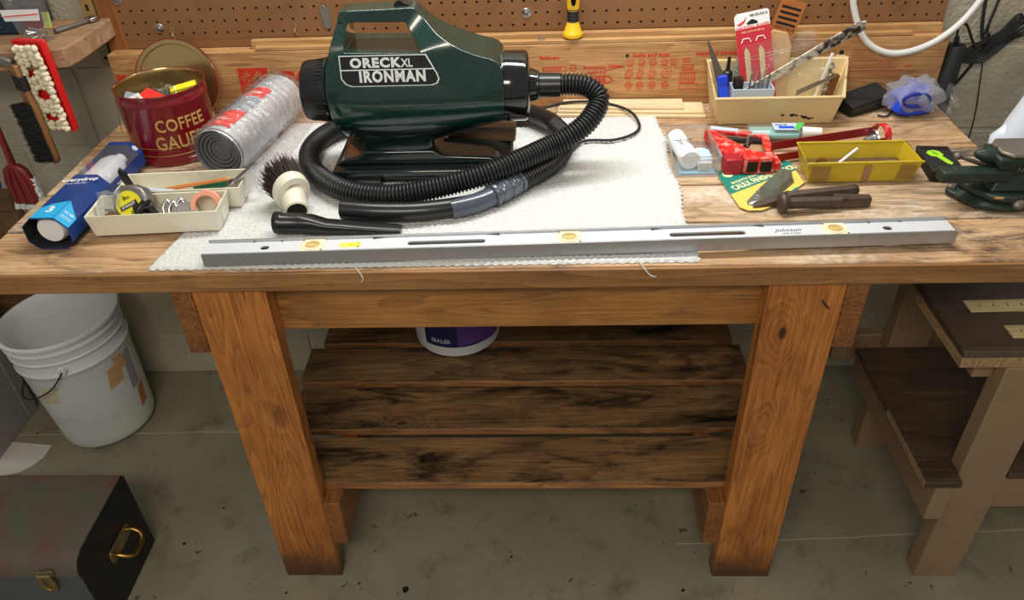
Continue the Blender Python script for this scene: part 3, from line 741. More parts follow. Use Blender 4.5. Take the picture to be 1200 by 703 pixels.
# handle frame: ring of quads whose thickness narrows upwards
def halfth(z):
    if z < 1.092: return .0665 - .011 * max(0, (z - 1.03) / .062)
    return .0555 - .031 * min(1, (z - 1.092) / .045)
def handle():
    bm = BM()
    O = [(-.383, 1.00), (-.384, 1.03), (-.372, 1.085), (-.355, 1.132), (-.350, 1.146), (-.343, 1.152), (-.30, 1.153), (-.26, 1.154), (-.221, 1.155), (-.213, 1.150), (-.198, 1.134), (-.178, 1.114), (-.150, 1.097), (-.115, 1.082), (-.078, 1.070), (-.066, 1.045), (-.066, 1.0)]
    I = [(-.348, 1.00), (-.348, 1.03), (-.343, 1.090), (-.339, 1.122), (-.336, 1.129), (-.331, 1.133), (-.30, 1.133), (-.26, 1.1325), (-.236, 1.132), (-.231, 1.128), (-.222, 1.113), (-.211, 1.094), (-.209, 1.087), (-.195, 1.06), (-.17, 1.04), (-.14, 1.02), (-.14, 1.0)]
    ii = [i for i in range(len(O))]
    O = [tuple(p)[:2] for p in spline([(x, z, 0) for x, z in O], 3)]; I = [tuple(p)[:2] for p in spline([(x, z, 0) for x, z in I], 3)]
    def pair(p): 
        t = halfth(p[1]); return bm.verts.new((p[0], YC - t, p[1])), bm.verts.new((p[0], YC + t, p[1]))
    o = [pair(p) for p in O]; q = [pair(p) for p in I]
    for i in range(len(O) - 1):
        for s_ in (0, 1):
            f = (o[i][s_], o[i + 1][s_], q[i + 1][s_], q[i][s_]); bm.faces.new(f)
        bm.faces.new((o[i][0], o[i + 1][0], o[i + 1][1], o[i][1]))
        if 6 <= i < 36: bm.faces.new((q[i][0], q[i + 1][0], q[i + 1][1], q[i][1]))
    bm.faces.new((q[6][0], q[36][0], q[36][1], q[6][1]))
    for s_ in (0, 1):
        bm.faces.new([q[i][s_] for i in range(6, -1, -1)] + [q[i][s_] for i in range(48, 35, -1)])
    bm.faces.new((o[0][0], q[0][0], q[0][1], o[0][1])); bm.faces.new((q[0][0], q[48][0], q[48][1], q[0][1])); bm.faces.new((q[48][0], o[48][0], o[48][1], q[48][1]))
    return bm
hd = part('handle', handle(), GREEN, va, bevel=.0040, smooth=50)
for x, z in ((-.348, 1.133), (-.222, 1.134)):
    part('handle_screw', cyl((x, YC - halfth(z) - .0006, z), (x, YC - .01, z), .0033, seg=14), DARKHOLE, hd)
part('power_switch', prism([(-.256, 1.152), (-.252, 1.160), (-.240, 1.166), (-.234, 1.160), (-.222, 1.155)], -.010, .010, Matrix(((1, 0, 0, 0), (0, 0, 1, YC), (0, 1, 0, 0), (0, 0, 0, 1)))), BLACKP, hd, bevel=.001)
# label on the sloping front of the handle web
th0, th1 = halfth(1.03), halfth(1.085)
def onface(x, z, off=.0008): return Vector((x, YC - halfth(z) - off, z))
SM = facing(onface(-.27, 1.058, .0006), (1, 0, 0), onface(0, 1.085, 0) - onface(0, 1.055, 0))
def lp(P, dx=-.27, dz=1.058): return [(x - dx, (z - dz) * 1.05) for x, z in P]
out = [(-.353, 1.085), (-.199, 1.085), (-.181, 1.053), (-.178, 1.044), (-.182, 1.037), (-.192, 1.034), (-.335, 1.034), (-.346, 1.038), (-.353, 1.047)]
sh = lambda P, k_: [(x * k_ + (1 - k_) * -.27, z + (1.058 - z) * (1 - k_) * 2.2) for x, z in P]
part('label_border', prism(lp(out), -.0035, .0003, SM), WHITEINK, va, smooth=0)
lab = part('label_plate', prism(lp(sh(out, .975)), 0, .0006, SM), BLACKINK, va, smooth=0)
part('label_line', prism(lp([(-.351, 1.0605), (-.186, 1.0605), (-.186, 1.0622), (-.351, 1.0622)]), .0006, .0009, SM), WHITEINK, lab, smooth=0)
text('ORECK', .0218, SM @ Matrix.Translation((-.0200, .0148, .0007)), WHITEINK, lab, 'lettering', .050, .0002, 1.12, spacing=1.16)
text('XL', .0195, SM @ Matrix.Translation((.0365, .0138, .0007)), WHITEINK, lab, 'lettering', .02, .0002, .85)
text('IRONMAN', .0265, SM @ Matrix.Translation((.0090, -.0090, .0007)), WHITEINK, lab, 'lettering', .044, .0002, .87, spacing=1.16)
# rear ribbed cap
cap = section_loft([(-.440, ZC, .012, .012, .012), (-.441, ZC, .040, .040, .040), (-.437, ZC, .051, .051, .051), (-.428, ZC, .0555, .0555, .0555), (-.392, ZC, .0575, .0575, .0575)], n=2)
ec = part('exhaust_cap', cap, BLACKP, va)
bm = BM()
for i in range(44):
    a = 2 * PI * i / 44; d = Vector((0, math.cos(a), math.sin(a)))
    for x0_, x1_, r0_, r1_ in ((-.436, -.394, .053, .0585),):
        t_ = Vector((0, -math.sin(a), math.cos(a))) * .0016; c_ = Vector((0, YC, ZC))
        P = [Vector((x0_, 0, 0)) + c_ + d * (r0_ - .005) - t_, Vector((x1_, 0, 0)) + c_ + d * (r1_ - .005) - t_, Vector((x1_, 0, 0)) + c_ + d * (r1_ - .005) + t_, Vector((x0_, 0, 0)) + c_ + d * (r0_ - .005) + t_,
             Vector((x0_, 0, 0)) + c_ + d * r0_ - t_, Vector((x1_, 0, 0)) + c_ + d * (r1_ + .0006) - t_, Vector((x1_, 0, 0)) + c_ + d * (r1_ + .0006) + t_, Vector((x0_, 0, 0)) + c_ + d * r0_ + t_]
        hexa(bm, P)
part('grip_ribs', bm, BLACKP, ec, smooth=0)
part('seam_band', section_loft([(-.394, ZC, .059, .060, .062), (-.389, ZC, .060, .061, .063)], n=2), BLACKG, va)
# front ring, cone and hose connector
part('front_ring', section_loft([(-.066, ZC, .0595, .0595, .0595), (-.065, ZC, .064, .064, .064), (-.028, ZC, .0635, .0635, .0635), (-.023, ZC, .060, .060, .060), (-.021, ZC, .055, .055, .055), (-.019, ZC, .032, .032, .032), (-.008, ZC, .028, .028, .028)], n=2), BLACKG, va)
part('hose_connector', section_loft([(-.012, ZC, .026, .026, .026), (-.004, ZC, .027, .027, .027), (-.002, ZC, .0225, .0225, .0225), (.036, ZC, .0215, .0215, .0215), (.038, ZC, .019, .019, .019)], n=2), BLACKP, va)
# pedestal and base
part('pedestal', section_loft([(-.335, .925, .040, .03, .050), (-.325, .925, .046, .03, .055), (-.215, .925, .046, .03, .055), (-.205, .925, .040, .03, .050)], n=4), GREEN_D, va, bevel=.002)
part('pedestal_flare', prism([(-.395, .872), (-.06, .872), (-.10, .884), (-.19, .889), (-.205, .900), (-.335, .900), (-.35, .889), (-.375, .884)], -.050, .033, Matrix(((1, 0, 0, 0), (0, 0, 1, YC), (0, 1, 0, 0), (0, 0, 0, 1)))), GREEN_D, va, bevel=.004)
part('base_plate', box(-.398, -.055, .281, .437, .852, .8725), GREEN_D, va, bevel=.006)
part('base_skid', box(-.390, -.062, .287, .430, H + .0068, .853), BLACKP, va, bevel=.002)
part('base_tab', obox((-.345, .279, .853), (.085, .020, .008), (0, 0, -3)), BLACKP, va, bevel=.002)
# hose
hp = [(.030, .357, 1.003), (.060, .357, 1.0035), (.089, .353, .998), (.108, .340, .978), (.085, .313, .947), (.045, .293, .925), (.009, .278, .914), (-.053, .238, .904), (-.114, .209, .894), (-.205, .191, .879), (-.284, .190, .869), (-.367, .220, .8675), (-.432, .290, .8675), (-.462, .372, .8675), (-.452, .452, .8675), (-.41, .505, .8675), (-.33, .530, .8675), (-.22, .540, .8675), (-.12, .545, .8675), (-.05, .548, .8675)]
def corr(P, r0, r1, pitch=.0066):
    Q = resample(spline(P, 24), pitch / 6)
    prof = (0, .35, .9, 1, .9, .35)
    return tube(Q, lambda i, t: r0 + (r1 - r0) * prof[i % 6], 20, None)
part('hose', corr(hp, .0166, .0206), GREYHOSE, va, smooth=60)
part('hose_cuff', tube(resample(spline([(-.05, .548, .8675), (-.022, .543, .869), (.018, .498, .870), (.030, .475, .869)], 10), .005), .0195, 20), BLACKP, va)
part('hose_end_run', corr([(.028, .478, .869), (.046, .435, .8665), (.044, .375, .8665), (.024, .318, .8665), (-.008, .275, .8665), (-.045, .236, .8665)], .0160, .0198), GREYHOSE, va, smooth=60)
def crump(i, t): return .0205 + .0012 * math.sin(i * 2.1) + .0008 * math.sin(i * 5.3)
part('taped_joint', tube(resample(spline([(-.040, .241, .8665), (-.062, .217, .866), (-.090, .190, .864)], 8), .004), crump, 16), TAPE, va, smooth=30)
wd = resample(spline([(-.085, .195, .864), (-.120, .170, .862), (-.170, .153, .862), (-.225, .142, .863), (-.29, .140, .865), (-.350, .146, .867)], 12), .006)
part('curved_wand', tube(wd, lambda i, t: .0165 + .0015 * t, 22), BLACKP, va)
part('wand_mouth', cyl((-.3485, .1458, .867), (-.3525, .1462, .867), .0150, seg=22), DARKHOLE, va)
GLOSSG = mat('grey_blue_plastic_collar', rgb(70, 78, 92), 0.25, coat=0.4)
part('wand_collar', tube(resample(spline([(-.088, .192, .864), (-.120, .168, .862), (-.160, .151, .861)], 8), .006), .0176, 22), GLOSSG, va)
cord = spline([(-.445, .46, .851), (-.458, .42, .849), (-.452, .372, .848), (-.425, .315, .848), (-.39, .286, .848), (-.33, .27, .848), (-.2, .262, .848), (-.05, .285, .848), (.02, .315, .848), (.040, .352, .848), (.060, .40, .850), (.090, .445, .849), (.150, .447, .849), (.195, .478, .849), (.209, .525, .849), (.190, .582, .856), (.130, .618, .8605), (.055, .620, .8605), (-.01, .598, .854), (-.12, .575, .848)], 10)
part('power_cord', tube(resample(cord, .006), .0030, 8), BLACKM, va)
# wood block on base plate; short left block stands in for a reflection
single('vacuum_base_block', obox((-.118, .413, .8895), (.135, .036, .030), (0, 0, -3)), W_BLOCK, 'dull brown wood block resting on the vacuum base right of its pedestal', 'wood block', (-.118, .392, .8735), bevel=.003)
single('vacuum_base_block', obox((-.372, .414, .889), (.032, .036, .030), (0, 0, 4)), W_BLOCK, 'short brown block standing in for a reflection on the left end of the vacuum base', 'wood block', (-.372, .412, .8735), bevel=.003)
# red and white card under the hose
cr = thing('plastic_packet', 'flat clear packet with red edge mostly hidden under the hose by the taped joint', 'packet', (-.13, .215, H + .006))
part('sheet', prism([(-.20, .172), (-.10, .190), (-.085, .222), (-.205, .205)], H + .0062, H + .0075), LABELG, cr)
part('red_corner', prism([(-.118, .186), (-.10, .190), (-.072, .232), (-.092, .228)], H + .0077, H + .009), REDP, cr)

# ================================================================== CREVICE TOOL AND DUSTING BRUSH
ct = thing('crevice_tool', 'tapered black crevice tool lying on the mat behind the spirit level', 'vacuum tool', (-.36, .104, H + .007), R(-1.5))
secs = [(-.100, .0185, .0185, .0205), (-.096, .0195, .0195, .0205), (-.088, .0195, .0195, .0205), (-.085, .0182, .0182, .0195), (-.055, .0180, .0180, .0190), (-.035, .0165, .0160, .0170), (-.010, .0150, .0115, .0125), (.06, .0135, .0080, .0090), (.112, .0120, .0060, .0070), (.118, .0110, .0052, .0066)]
bm = BM(); rings = []
for x, ry, rz, zc in secs:
    n_ = 2 if x < -.04 else 3.2
    rings.append([bm.verts.new((x, ry * math.copysign(abs(math.cos(a)) ** (2 / n_), math.cos(a)), zc + rz * math.copysign(abs(math.sin(a)) ** (2 / n_), math.sin(a)))) for a in [2 * PI * i / 28 for i in range(28)]])
for a, b in zip(rings, rings[1:]):
    for i in range(28): bm.faces.new((a[i], a[(i + 1) % 28], b[(i + 1) % 28], b[i]))
bm.faces.new(rings[0][::-1]); bm.faces.new(rings[-1])
part('body', bm, BLACKP, ct, local=True)
part('socket', cyl((-.1006, 0, .0205), (-.0995, 0, .0205), .0155, seg=24), DARKHOLE, ct, local=True)
part('mould_line', tube([(-.052, -.006, .0365), (-.040, -.0155, .027), (-.02, -.0165, .0225), (.02, -.0152, .018), (.11, -.0125, .010)], .0006, 6), BLACKG, ct, local=True)

db = thing('dusting_brush', 'round vacuum dusting brush with white neck and dark bristles lying on the mat', 'brush', (-.452, .185, H + .007), 0)
A0 = Vector((-.430, .142, .869)); D0 = Vector((-.026, .070, .020)).normalized()
part('neck', lathe([(.0175, -.002), (.0200, 0), (.0215, .02), (.0220, .040), (.026, .043)], axisM(A0, D0), 28), CREAM, db)
part('neck_opening', cyl(A0 - D0 * .0018, A0 - D0 * .0024, .0174, seg=24), DARKHOLE, db)
D1 = (D0 + Vector((-.35, 0, .10))).normalized(); A1 = A0 + D0 * .046
MB_ = axisM(A1, D1) @ Matrix.Diagonal((1.0, 1.22, 1, 1))
part('collar', lathe([(.022, -.008), (.031, -.005), (.033, 0), (.033, .012), (.031, .016), (.0, .016)], MB_, 32), CREAM, db)
bm = BM()
for i in range(900):
    a = random.uniform(0, 2 * PI); rr = .030 * math.sqrt(random.uniform(.2, 1)); L = random.uniform(.032, .044)
    p0 = MB_ @ Vector((rr * math.cos(a), rr * math.sin(a), .012)); s_ = 1.22 + random.uniform(-.1, .15)
    p1 = MB_ @ Vector((rr * s_ * math.cos(a) + random.uniform(-.002, .002), rr * s_ * math.sin(a) + random.uniform(-.002, .002), .014 + L))
    p1.z = max(p1.z, H + .008)
    tube([p0, p1], lambda i_, t: .0011 - .0006 * t, 3, bm, cap=False)
part('bristles', bm, BRISTLE, db, kind='stuff', smooth=0)

# ================================================================== COFFEE TIN, LID AND CONTENTS
TX, TY = -.770, .465
tin = thing('coffee_tin', 'round burgundy metal coffee tin with gold lettering and gold inside, full of small hardware', 'tin', (TX, TY, H + .0005))
TM = Matrix.Translation((TX, TY, H + .0005))
part('tin_body', lathe([(0, 0), (.084, 0), (.0865, .003), (.0868, .014), (.0862, .0145), (.0862, .022), (.0868, .0225), (.0872, .122), (.0882, .124), (.0882, .130), (.0872, .132), (.0872, .142), (.0885, .144), (.0885, .147), (.0868, .147)], TM, 56), REDTIN, tin)
part('gold_lining', lathe([(.0868, .1472), (.0862, .1465), (.0855, .140), (.0855, .003), (0, .003)], TM, 56), GOLDTIN, tin)
def wrap(a0, r, zc, cx=TX, cy=TY):
    return lambda c: Vector((cx + (r + c.z) * math.cos(a0 + c.x / r), cy + (r + c.z) * math.sin(a0 + c.x / r), zc + c.y))
text('COFFEE', .0350, None, GOLDINK, tin, 'gold_lettering', .008, .0004, .80, wrap(R(-84), .0876, .925), align='LEFT', spacing=1.05)
text('GAUFRETTES', .0385, None, GOLDINK, tin, 'gold_lettering', .008, .0004, .80, wrap(R(-90), .0876, .889), align='LEFT', spacing=1.05)
text('FRENCH COFFEE WAFERS', .009, None, GOLDINK, tin, 'gold_lettering', .0, .0004, .9, wrap(R(-38), .0876, .8685), align='LEFT')
for z in (.8625, .8785):
    part('gold_line', lathe([(.0871, 0), (.0875, .0002), (.0875, .0007), (.0871, .0009)], Matrix.Translation((TX, TY, z)), 56, closed=True), GOLDINK, tin)
part('rim_bead', tube([(TX + .0878 * math.cos(2 * PI * i / 56), TY + .0878 * math.sin(2 * PI * i / 56), H + .1475) for i in range(56)], .0013, 8, closed=True), REDTIN, tin)
part('wire_bail', tube(spline([(TX - .089, TY - .002, H + .128), (TX - .096, TY - .012, H + .10), (TX - .097, TY - .022, H + .06), (TX - .092, TY - .034, H + .03)], 8), .0010, 6), OLDBRASS, tin)
# hardware in the tin
bm = BM()
for i in range(150):
    a = random.uniform(0, 2 * PI); rr = .078 * math.sqrt(random.random())
    p = Vector((TX + rr * math.cos(a), TY + rr * math.sin(a), H + .100 + random.uniform(0, .012)))
    d = Vector((random.uniform(-1, 1), random.uniform(-1, 1), random.uniform(-.3, .3))).normalized() * random.uniform(.006, .013)
    q = p + d
    if (q.xy - Vector((TX, TY))).length < .082 and (p.xy - Vector((TX, TY))).length < .082: cyl(p, q, random.uniform(.0018, .004), seg=6, bm=bm)
cylb = lathe([(0, .004), (.082, .004), (.082, .100), (0, .104)], TM, 32, bm)
single('hardware_pile', bm, GREYSTL, 'loose grey screws and fittings filling the burgundy tin', 'hardware', (TX, TY, H + .004), kind='stuff', smooth=0)
def small(name, bmx, m_, label, cat, loc, bevel=.001, group=None): return single(name, bmx, m_, label, cat, loc, bevel=bevel, group=group)
small('small_box', obox((TX - .030, TY - .045, H + .124), (.022, .014, .030), (10, -22, 15)), WHITEP, 'tiny white box standing in the burgundy tin', 'box', (TX - .03, TY - .045, H + .112))
small('small_packet', obox((TX - .012, TY - .022, H + .124), (.050, .030, .010), (18, 10, -28)), LABELR, 'flat red packet lying on the screws in the burgundy tin', 'packet', (TX - .012, TY - .02, H + .118))
small('small_box', obox((TX + .040, TY + .018, H + .126), (.052, .018, .016), (15, -10, 14)), LABELY, 'bright yellow box at the right side inside the burgundy tin', 'box', (TX + .04, TY + .018, H + .118))
small('small_packet', obox((TX - .055, TY - .020, H + .120), (.030, .040, .018), (0, 24, 20)), LABELG, 'milky grey packet at the left side inside the burgundy tin', 'packet', (TX - .055, TY - .02, H + .112), .004)
small('metal_catch', obox((TX + .024, TY - .036, H + .122), (.045, .013, .011), (6, -8, 12)), STEEL, 'bright metal catch lying in front inside the burgundy tin', 'hardware', (TX + .024, TY - .036, H + .115))
small('metal_catch', obox((TX + .000, TY + .010, H + .124), (.036, .022, .012), (-8, 12, 50)), GREYSTL, 'dull grey metal catch in the middle of the burgundy tin', 'hardware', (TX, TY + .01, H + .118))
bm = tube(spline([(TX + .004, TY - .012, H + .125), (TX + .012, TY + .004, H + .139), (TX + .022, TY + .012, H + .132), (TX + .028, TY + .002, H + .122)], 6), .0016, 8)
single('wire_hook', bm, STEEL, 'small bent steel hook on top of the hardware in the burgundy tin', 'hook', (TX + .012, TY, H + .12))
# lid leaning behind the tin
lM = Matrix.Translation((-.806, .616, H + .091)) @ Matrix.Rotation(R(90 - 17), 4, 'X')
lid = thing('tin_lid', 'round gold metal tin lid leaning on the back board behind the burgundy tin', 'lid', (-.806, .60, H + .001))
part('disc', lathe([(0, .0), (.080, .0), (.0815, .0025), (.0905, .0025), (.0915, .001), (.0915, -.009), (.0905, -.009), (.0900, 0), (.083, .0008), (.080, -.0015), (0, -.0015)], lM, 56), GOLDTIN, lid)
part('curled_edge', tube([lM @ Vector((.0915 * math.cos(2 * PI * i / 56), .0915 * math.sin(2 * PI * i / 56), .0015)) for i in range(56)], .0013, 8, closed=True), REDTIN, lid)

# ================================================================== BLUE FILTER BOX
fb = thing('filter_box', 'long navy blue box with clear window and cyan corner label at the left bench end', 'box', (-.845, .075, H + .001), R(-1.0))
pr_ = [(-.024, 0), (.024, 0), (.040, .014), (.040, .040), (.022, .060), (-.020, .060), (-.039, .044), (-.039, .014)]
def boxshell(ys, skip, off=0.0):
    bm = BM(); rows = []
    for y in ys: rows.append([bm.verts.new((x * (1 - off), y, (z - .03) * (1 - off) + .03)) for x, z in pr_])
    for i in range(len(ys) - 1):
        for k_ in range(8):
            if (i, k_) in skip: continue
            bm.faces.new((rows[i][k_], rows[i][(k_ + 1) % 8], rows[i + 1][(k_ + 1) % 8], rows[i + 1][k_]))
    return bm, rows
bm, rows = boxshell([0, .12, .16, .285, .300], {(2, 4), (2, 3), (2, 5)})
bm.faces.new(rows[-1])
o = part('carton', bm, BLUEBOX, fb, local=True, smooth=0); sdf = o.modifiers.new('solid', 'SOLIDIFY'); sdf.thickness = .0010; sdf.offset = -1
bm, rows = boxshell([.001, .118], set(), .035); part('inner_card', bm, CARD_IN, fb, local=True, smooth=0)
bm = BM(); v_ = [bm.verts.new(p) for p in ((.0395, .16, .0405), (.0395, .285, .0405), (.0218, .285, .0596), (.0218, .16, .0596), (-.0198, .16, .0596), (-.0198, .285, .0596), (-.0385, .285, .0445), (-.0385, .16, .0445))]
bm.faces.new((v_[0], v_[1], v_[2], v_[3])); bm.faces.new((v_[3], v_[2], v_[5], v_[4])); bm.faces.new((v_[4], v_[5], v_[6], v_[7]))
part('window', bm, CLEAR, fb, local=True, smooth=0)
part('filter', lathe([(0, .012), (.022, .012), (.026, .02), (.026, .24), (.020, .262), (.012, .264), (.012, .285), (0, .285)], Matrix.Translation((0, 0, .030)) @ Matrix.Rotation(R(-90), 4, 'X'), 32), WHITEP, fb, local=True)
text('everydrop', .017, Matrix.Translation((.000, .140, .0602)) @ Matrix.Rotation(R(8), 4, 'Z'), WHITEINK, fb, 'lettering', .02, .0002, .9, local=True)
text('ice & water filter', .0052, Matrix.Translation((.000, .126, .0602)) @ Matrix.Rotation(R(8), 4, 'Z'), WHITEINK, fb, 'lettering', .0, .0002, 1, local=True)
part('corner_label', prism([(-.019, .002), (.0215, .002), (.0215, .060), (-.004, .050), (-.019, .035)], 0, .0006, Matrix.Translation((0, 0, .0601))), CYAN, fb, local=True, smooth=0)
FM = facing((.0313, 0, .0502), (.018, 0, -.020), (0, 1, 0))
part('corner_label', prism([(-.0133, .002), (.0133, .002), (.0133, .030), (-.0133, .060)], 0, .0006, FM), CYAN, fb, local=True, smooth=0)
text('3', .026, Matrix.Translation((.002, .030, .0608)), WHITEINK, fb, 'lettering', .03, .0002, 1, local=True)
text('FILTER', .006, FM @ Matrix.Translation((0, .030, .0007)), WHITEINK, fb, 'lettering', .02, .0002, 1, local=True)
text('certified to\nreduce lead', .004, FM @ Matrix.Translation((0, .018, .0007)), WHITEINK, fb, 'lettering', .0, .0002, 1, local=True)
text('filtration system', .006, facing((.0404, .20, .028), (0, 1, 0), (0, 0, 1)), WHITEINK, fb, 'lettering', 0, .0002, 1, local=True)
part('round_mark', prism(ringpoly(.006, .006, 20), 0, .0006, facing((.0315, .291, .0502), (.018, 0, -.020), (0, 1, 0))), LBLUE, fb, local=True, smooth=0)

# ================================================================== TWO CREAM TRAYS AND CONTENTS
def tray_thing(cx, cy, rz, label):
    t = thing('drawer_tray', label, 'tray', (cx, cy, H + .0075), rz, 'cream drawer trays on the left of the bench')
    part('tray', tray(.216, .066, .227, .076, .042, .0024), CREAM, t, local=True, bevel=.0012)
    for s_ in (-1, 1):
        part('corner_rib', box(s_ * .1105 - .0012, s_ * .1105 + .0012, -.012, .012, .006, .040), CREAM, t, local=True)
    return t
t1 = tray_thing(-.675, .143, R(3.6), 'shallow cream plastic tray in front, holding the tape measure and peach tape roll')
t2 = tray_thing(-.661, .227, R(3.6), 'shallow cream plastic tray behind the other, holding pencil, pens and knives')
Z1 = H + .0105
tm = thing('tape_measure', 'grey tape measure with round yellow label standing in the front cream tray', 'tape measure', (-.722, .150, Z1), R(-4))
TMM = Matrix.Translation((0, 0, .034)) @ Matrix.Rotation(R(62), 4, 'X')
part('case', prism([(-.032, -.026), (-.020, -.034), (.022, -.034), (.034, -.024), (.034, .012), (.024, .028), (.006, .034), (-.014, .032), (-.030, .018)], -.014, .014, TMM), GREYSTL, tm, local=True, bevel=.004)
part('round_label', prism(ringpoly(.0235, .0235, 36), .0140, .0150, TMM), LABELY, tm, local=True, smooth=0)
part('name_bar', prism([(-.017, -.004), (.017, -.004), (.017, .004), (-.017, .004)], .0150, .0156, TMM @ Matrix.Translation((.001, -.002, 0)) @ Matrix.Rotation(R(28), 4, 'Z')), BLACKINK, tm, local=True, smooth=0)
text('STANLEY', .0068, TMM @ Matrix.Translation((.001, -.002, .0158)) @ Matrix.Rotation(R(28), 4, 'Z'), WHITEINK, tm, 'lettering', .02, .0001, 1, local=True)
text('8m', .010, TMM @ Matrix.Translation((-.004, .011, .0152)) @ Matrix.Rotation(R(20), 4, 'Z'), BLACKINK, tm, 'lettering', .02, .0001, 1, local=True)
text('26ft', .008, TMM @ Matrix.Translation((.011, -.013, .0152)) @ Matrix.Rotation(R(20), 4, 'Z'), BLACKINK, tm, 'lettering', .02, .0001, 1, local=True)
part('belt_clip', prism([(.016, -.030), (.034, -.034), (.040, -.016), (.028, -.010)], .010, .022, TMM), BLACKM, tm, local=True, bevel=.002)
ck = thing('black_clamp', 'black plastic clamp leaning on the tape measure in the front cream tray', 'clamp', (-.694, .130, Z1), R(20))
part('jaw', obox((0, .004, .034), (.034, .018, .018), (20, -12, 0)), BLACKP, ck, local=True, bevel=.002)
part('jaw', obox((.004, .010, .014), (.028, .018, .014), (0, 8, 0)), BLACKM, ck, local=True, bevel=.002)
part('lever', obox((-.004, -.006, .042), (.026, .010, .008), (0, -35, 30)), BLACKG, ck, local=True, bevel=.001)
for i, (x, y, r0, lab) in enumerate(((-.668, .152, .012, 'left'), (-.655, .146, .014, 'middle'), (-.645, .156, .012, 'right'))):
    P = spline([(x - .002, y - .012, Z1 + .004), (x - .006, y - .002, Z1 + .022), (x, y + .006, Z1 + .032), (x + .006, y + .004, Z1 + .024), (x + .006, y - .010, Z1 + .012), (x + .010, y - .018, Z1 + .006)], 7)
    single('steel_hook', tube([p + Vector((0, .006, 0)) for p in P], .0028, 10), STEEL, 'bent steel hook in the front tray, %s one of three beside the clamp' % lab, 'hook', (x, y, Z1), group='steel hooks in the front cream tray')
dl = thing('round_gauge', 'round grey gauge with chrome rim in the front cream tray beside the peach tape', 'gauge', (-.626, .142, Z1), 0)
DM = Matrix.Translation((-.626, .142, Z1 + .019)) @ Euler((R(28), R(14), 0)).to_matrix().to_4x4()
part('case', lathe([(0, -.007), (.020, -.007), (.021, -.005), (.021, .004), (.0195, .006), (.018, .006)], DM, 32), STEEL, dl)
part('face', lathe([(.018, .0055), (0, .0055)], DM, 32), GREYSTL, dl)
single('metal_puck', lathe([(0, 0), (.011, 0), (.012, .002), (.012, .010), (.010, .012), (0, .0125)], Matrix.Translation((-.637, .140, Z1)), 28), GREYSTL, 'flat grey metal disc lying low in the front cream tray', 'disc', (-.643, .126, Z1))
tr = thing('tape_roll', 'peach coloured tape roll standing at the right end of the front cream tray', 'tape', (-.594, .157, Z1), 0)
RM = axisM((-.594, .157, Z1 + .026), (.18, -1, .38))
part('tape', lathe([(.0185, -.008), (.0262, -.008), (.0262, .008), (.0185, .008)], RM, 40, closed=True), PINKT, tr)
part('core', lathe([(.0172, -.0082), (.0185, -.0082), (.0185, .0082), (.0172, .0082)], RM, 40, closed=True), WOODPEN, tr)
small('copper_clip', obox((-.585, .135, Z1 + .010), (.030, .010, .018), (10, 10, 20)), mat('copper', rgb(170, 104, 78), .35, metal=.8), 'small copper coloured block in front of the peach tape roll', 'clip', (-.585, .135, Z1))
small('brass_key', obox((-.612, .128, Z1 + .012), (.016, .004, .020), (30, 0, 10)), BRASS, 'little brass piece between the gauge and the peach tape', 'hardware', (-.612, .128, Z1))
bm = lathe([(.004, 0), (.011, 0), (.012, .002), (.011, .004), (.004, .004)], Matrix.Translation((-.752, .118, Z1 + .024)) @ Matrix.Rotation(R(20), 4, 'X'), 24, closed=True)
single('brass_washer', bm, BRASS, 'brass washer at the left end of the front cream tray', 'washer', (-.752, .118, Z1 + .02))
bm = BM(); rr = []
for j in range(9):
    rr.append([bm.verts.new((-.776 + .042 * i / 8 + .002 * math.sin(j), .128 + .012 * j / 8 - .004 * math.sin(i * 1.3 + j * .8), Z1 + .004 + .062 * j / 8)) for i in range(9)])
for j in range(8):
    for i in range(8): bm.faces.new((rr[j][i], rr[j][i + 1], rr[j + 1][i + 1], rr[j + 1][i]))
pb = thing('plastic_pouch', 'clear plastic pouch with printed text standing at the left end of the front cream tray', 'bag', (-.755, .13, Z1))
part('film', bm, BUBBLE, pb, smooth=60)
text('PEEL\nHERE', .008, facing((-.755, .1265, Z1 + .030), (1, 0, 0), (0, .2, 1)), BLACKINK, pb, 'lettering', 0, .0002)
# rear tray
Z2 = H + .0105
pn = thing('pencil', 'flat wooden carpenter pencil lying across the rear cream tray', 'pencil', (-.62, .212, Z2 + .025))
part('shaft', cyl((-.690, .216, H + .038), (-.570, .214, H + .058), .0036, seg=6), WOODPEN, pn, smooth=0)
part('tip', cyl((-.570, .214, H + .058), (-.560, .2138, H + .0597), .0036, .0012, seg=6), CARDB, pn, smooth=0)
mk_ = thing('orange_marker', 'orange pen lying in front in the rear cream tray', 'pen', (-.64, .204, Z2))
part('barrel', cyl((-.705, .212, H + .036), (-.600, .206, H + .030), .0042, seg=12), ORANGEP, mk_)
part('cap', cyl((-.712, .2124, H + .0364), (-.700, .2117, H + .0357), .0052, seg=12), mat('violet_cap', rgb(90, 84, 120), .4), mk_)
pp = thing('white_pen', 'white pen with black end lying in the rear cream tray', 'pen', (-.70, .206, Z2))
part('barrel', cyl((-.756, .214, H + .040), (-.668, .203, H + .038), .0055, seg=14), LBLUE, pp)
bm = prism([(-.004, -.022), (.006, -.020), (.007, .012), (.002, .026), (-.005, .020), (-.008, .0)], -.003, .003, facing((-.758, .216, H + .058), (1, .1, .3), (-.3, 0, 1)))
part('black_end', bm, BLACKP, pp, bevel=.0015)
gk = thing('green_knife', 'green handled knife under the pencil in the rear cream tray', 'knife', (-.60, .24, Z2))
part('handle', tube(spline([(-.650, .243, H + .024), (-.620, .242, H + .031), (-.585, .240, H + .037), (-.566, .239, H + .040)], 5), lambda i, t: .005 + .004 * math.sin(PI * min(1, t * 1.1)), 14), GREENP, gk)
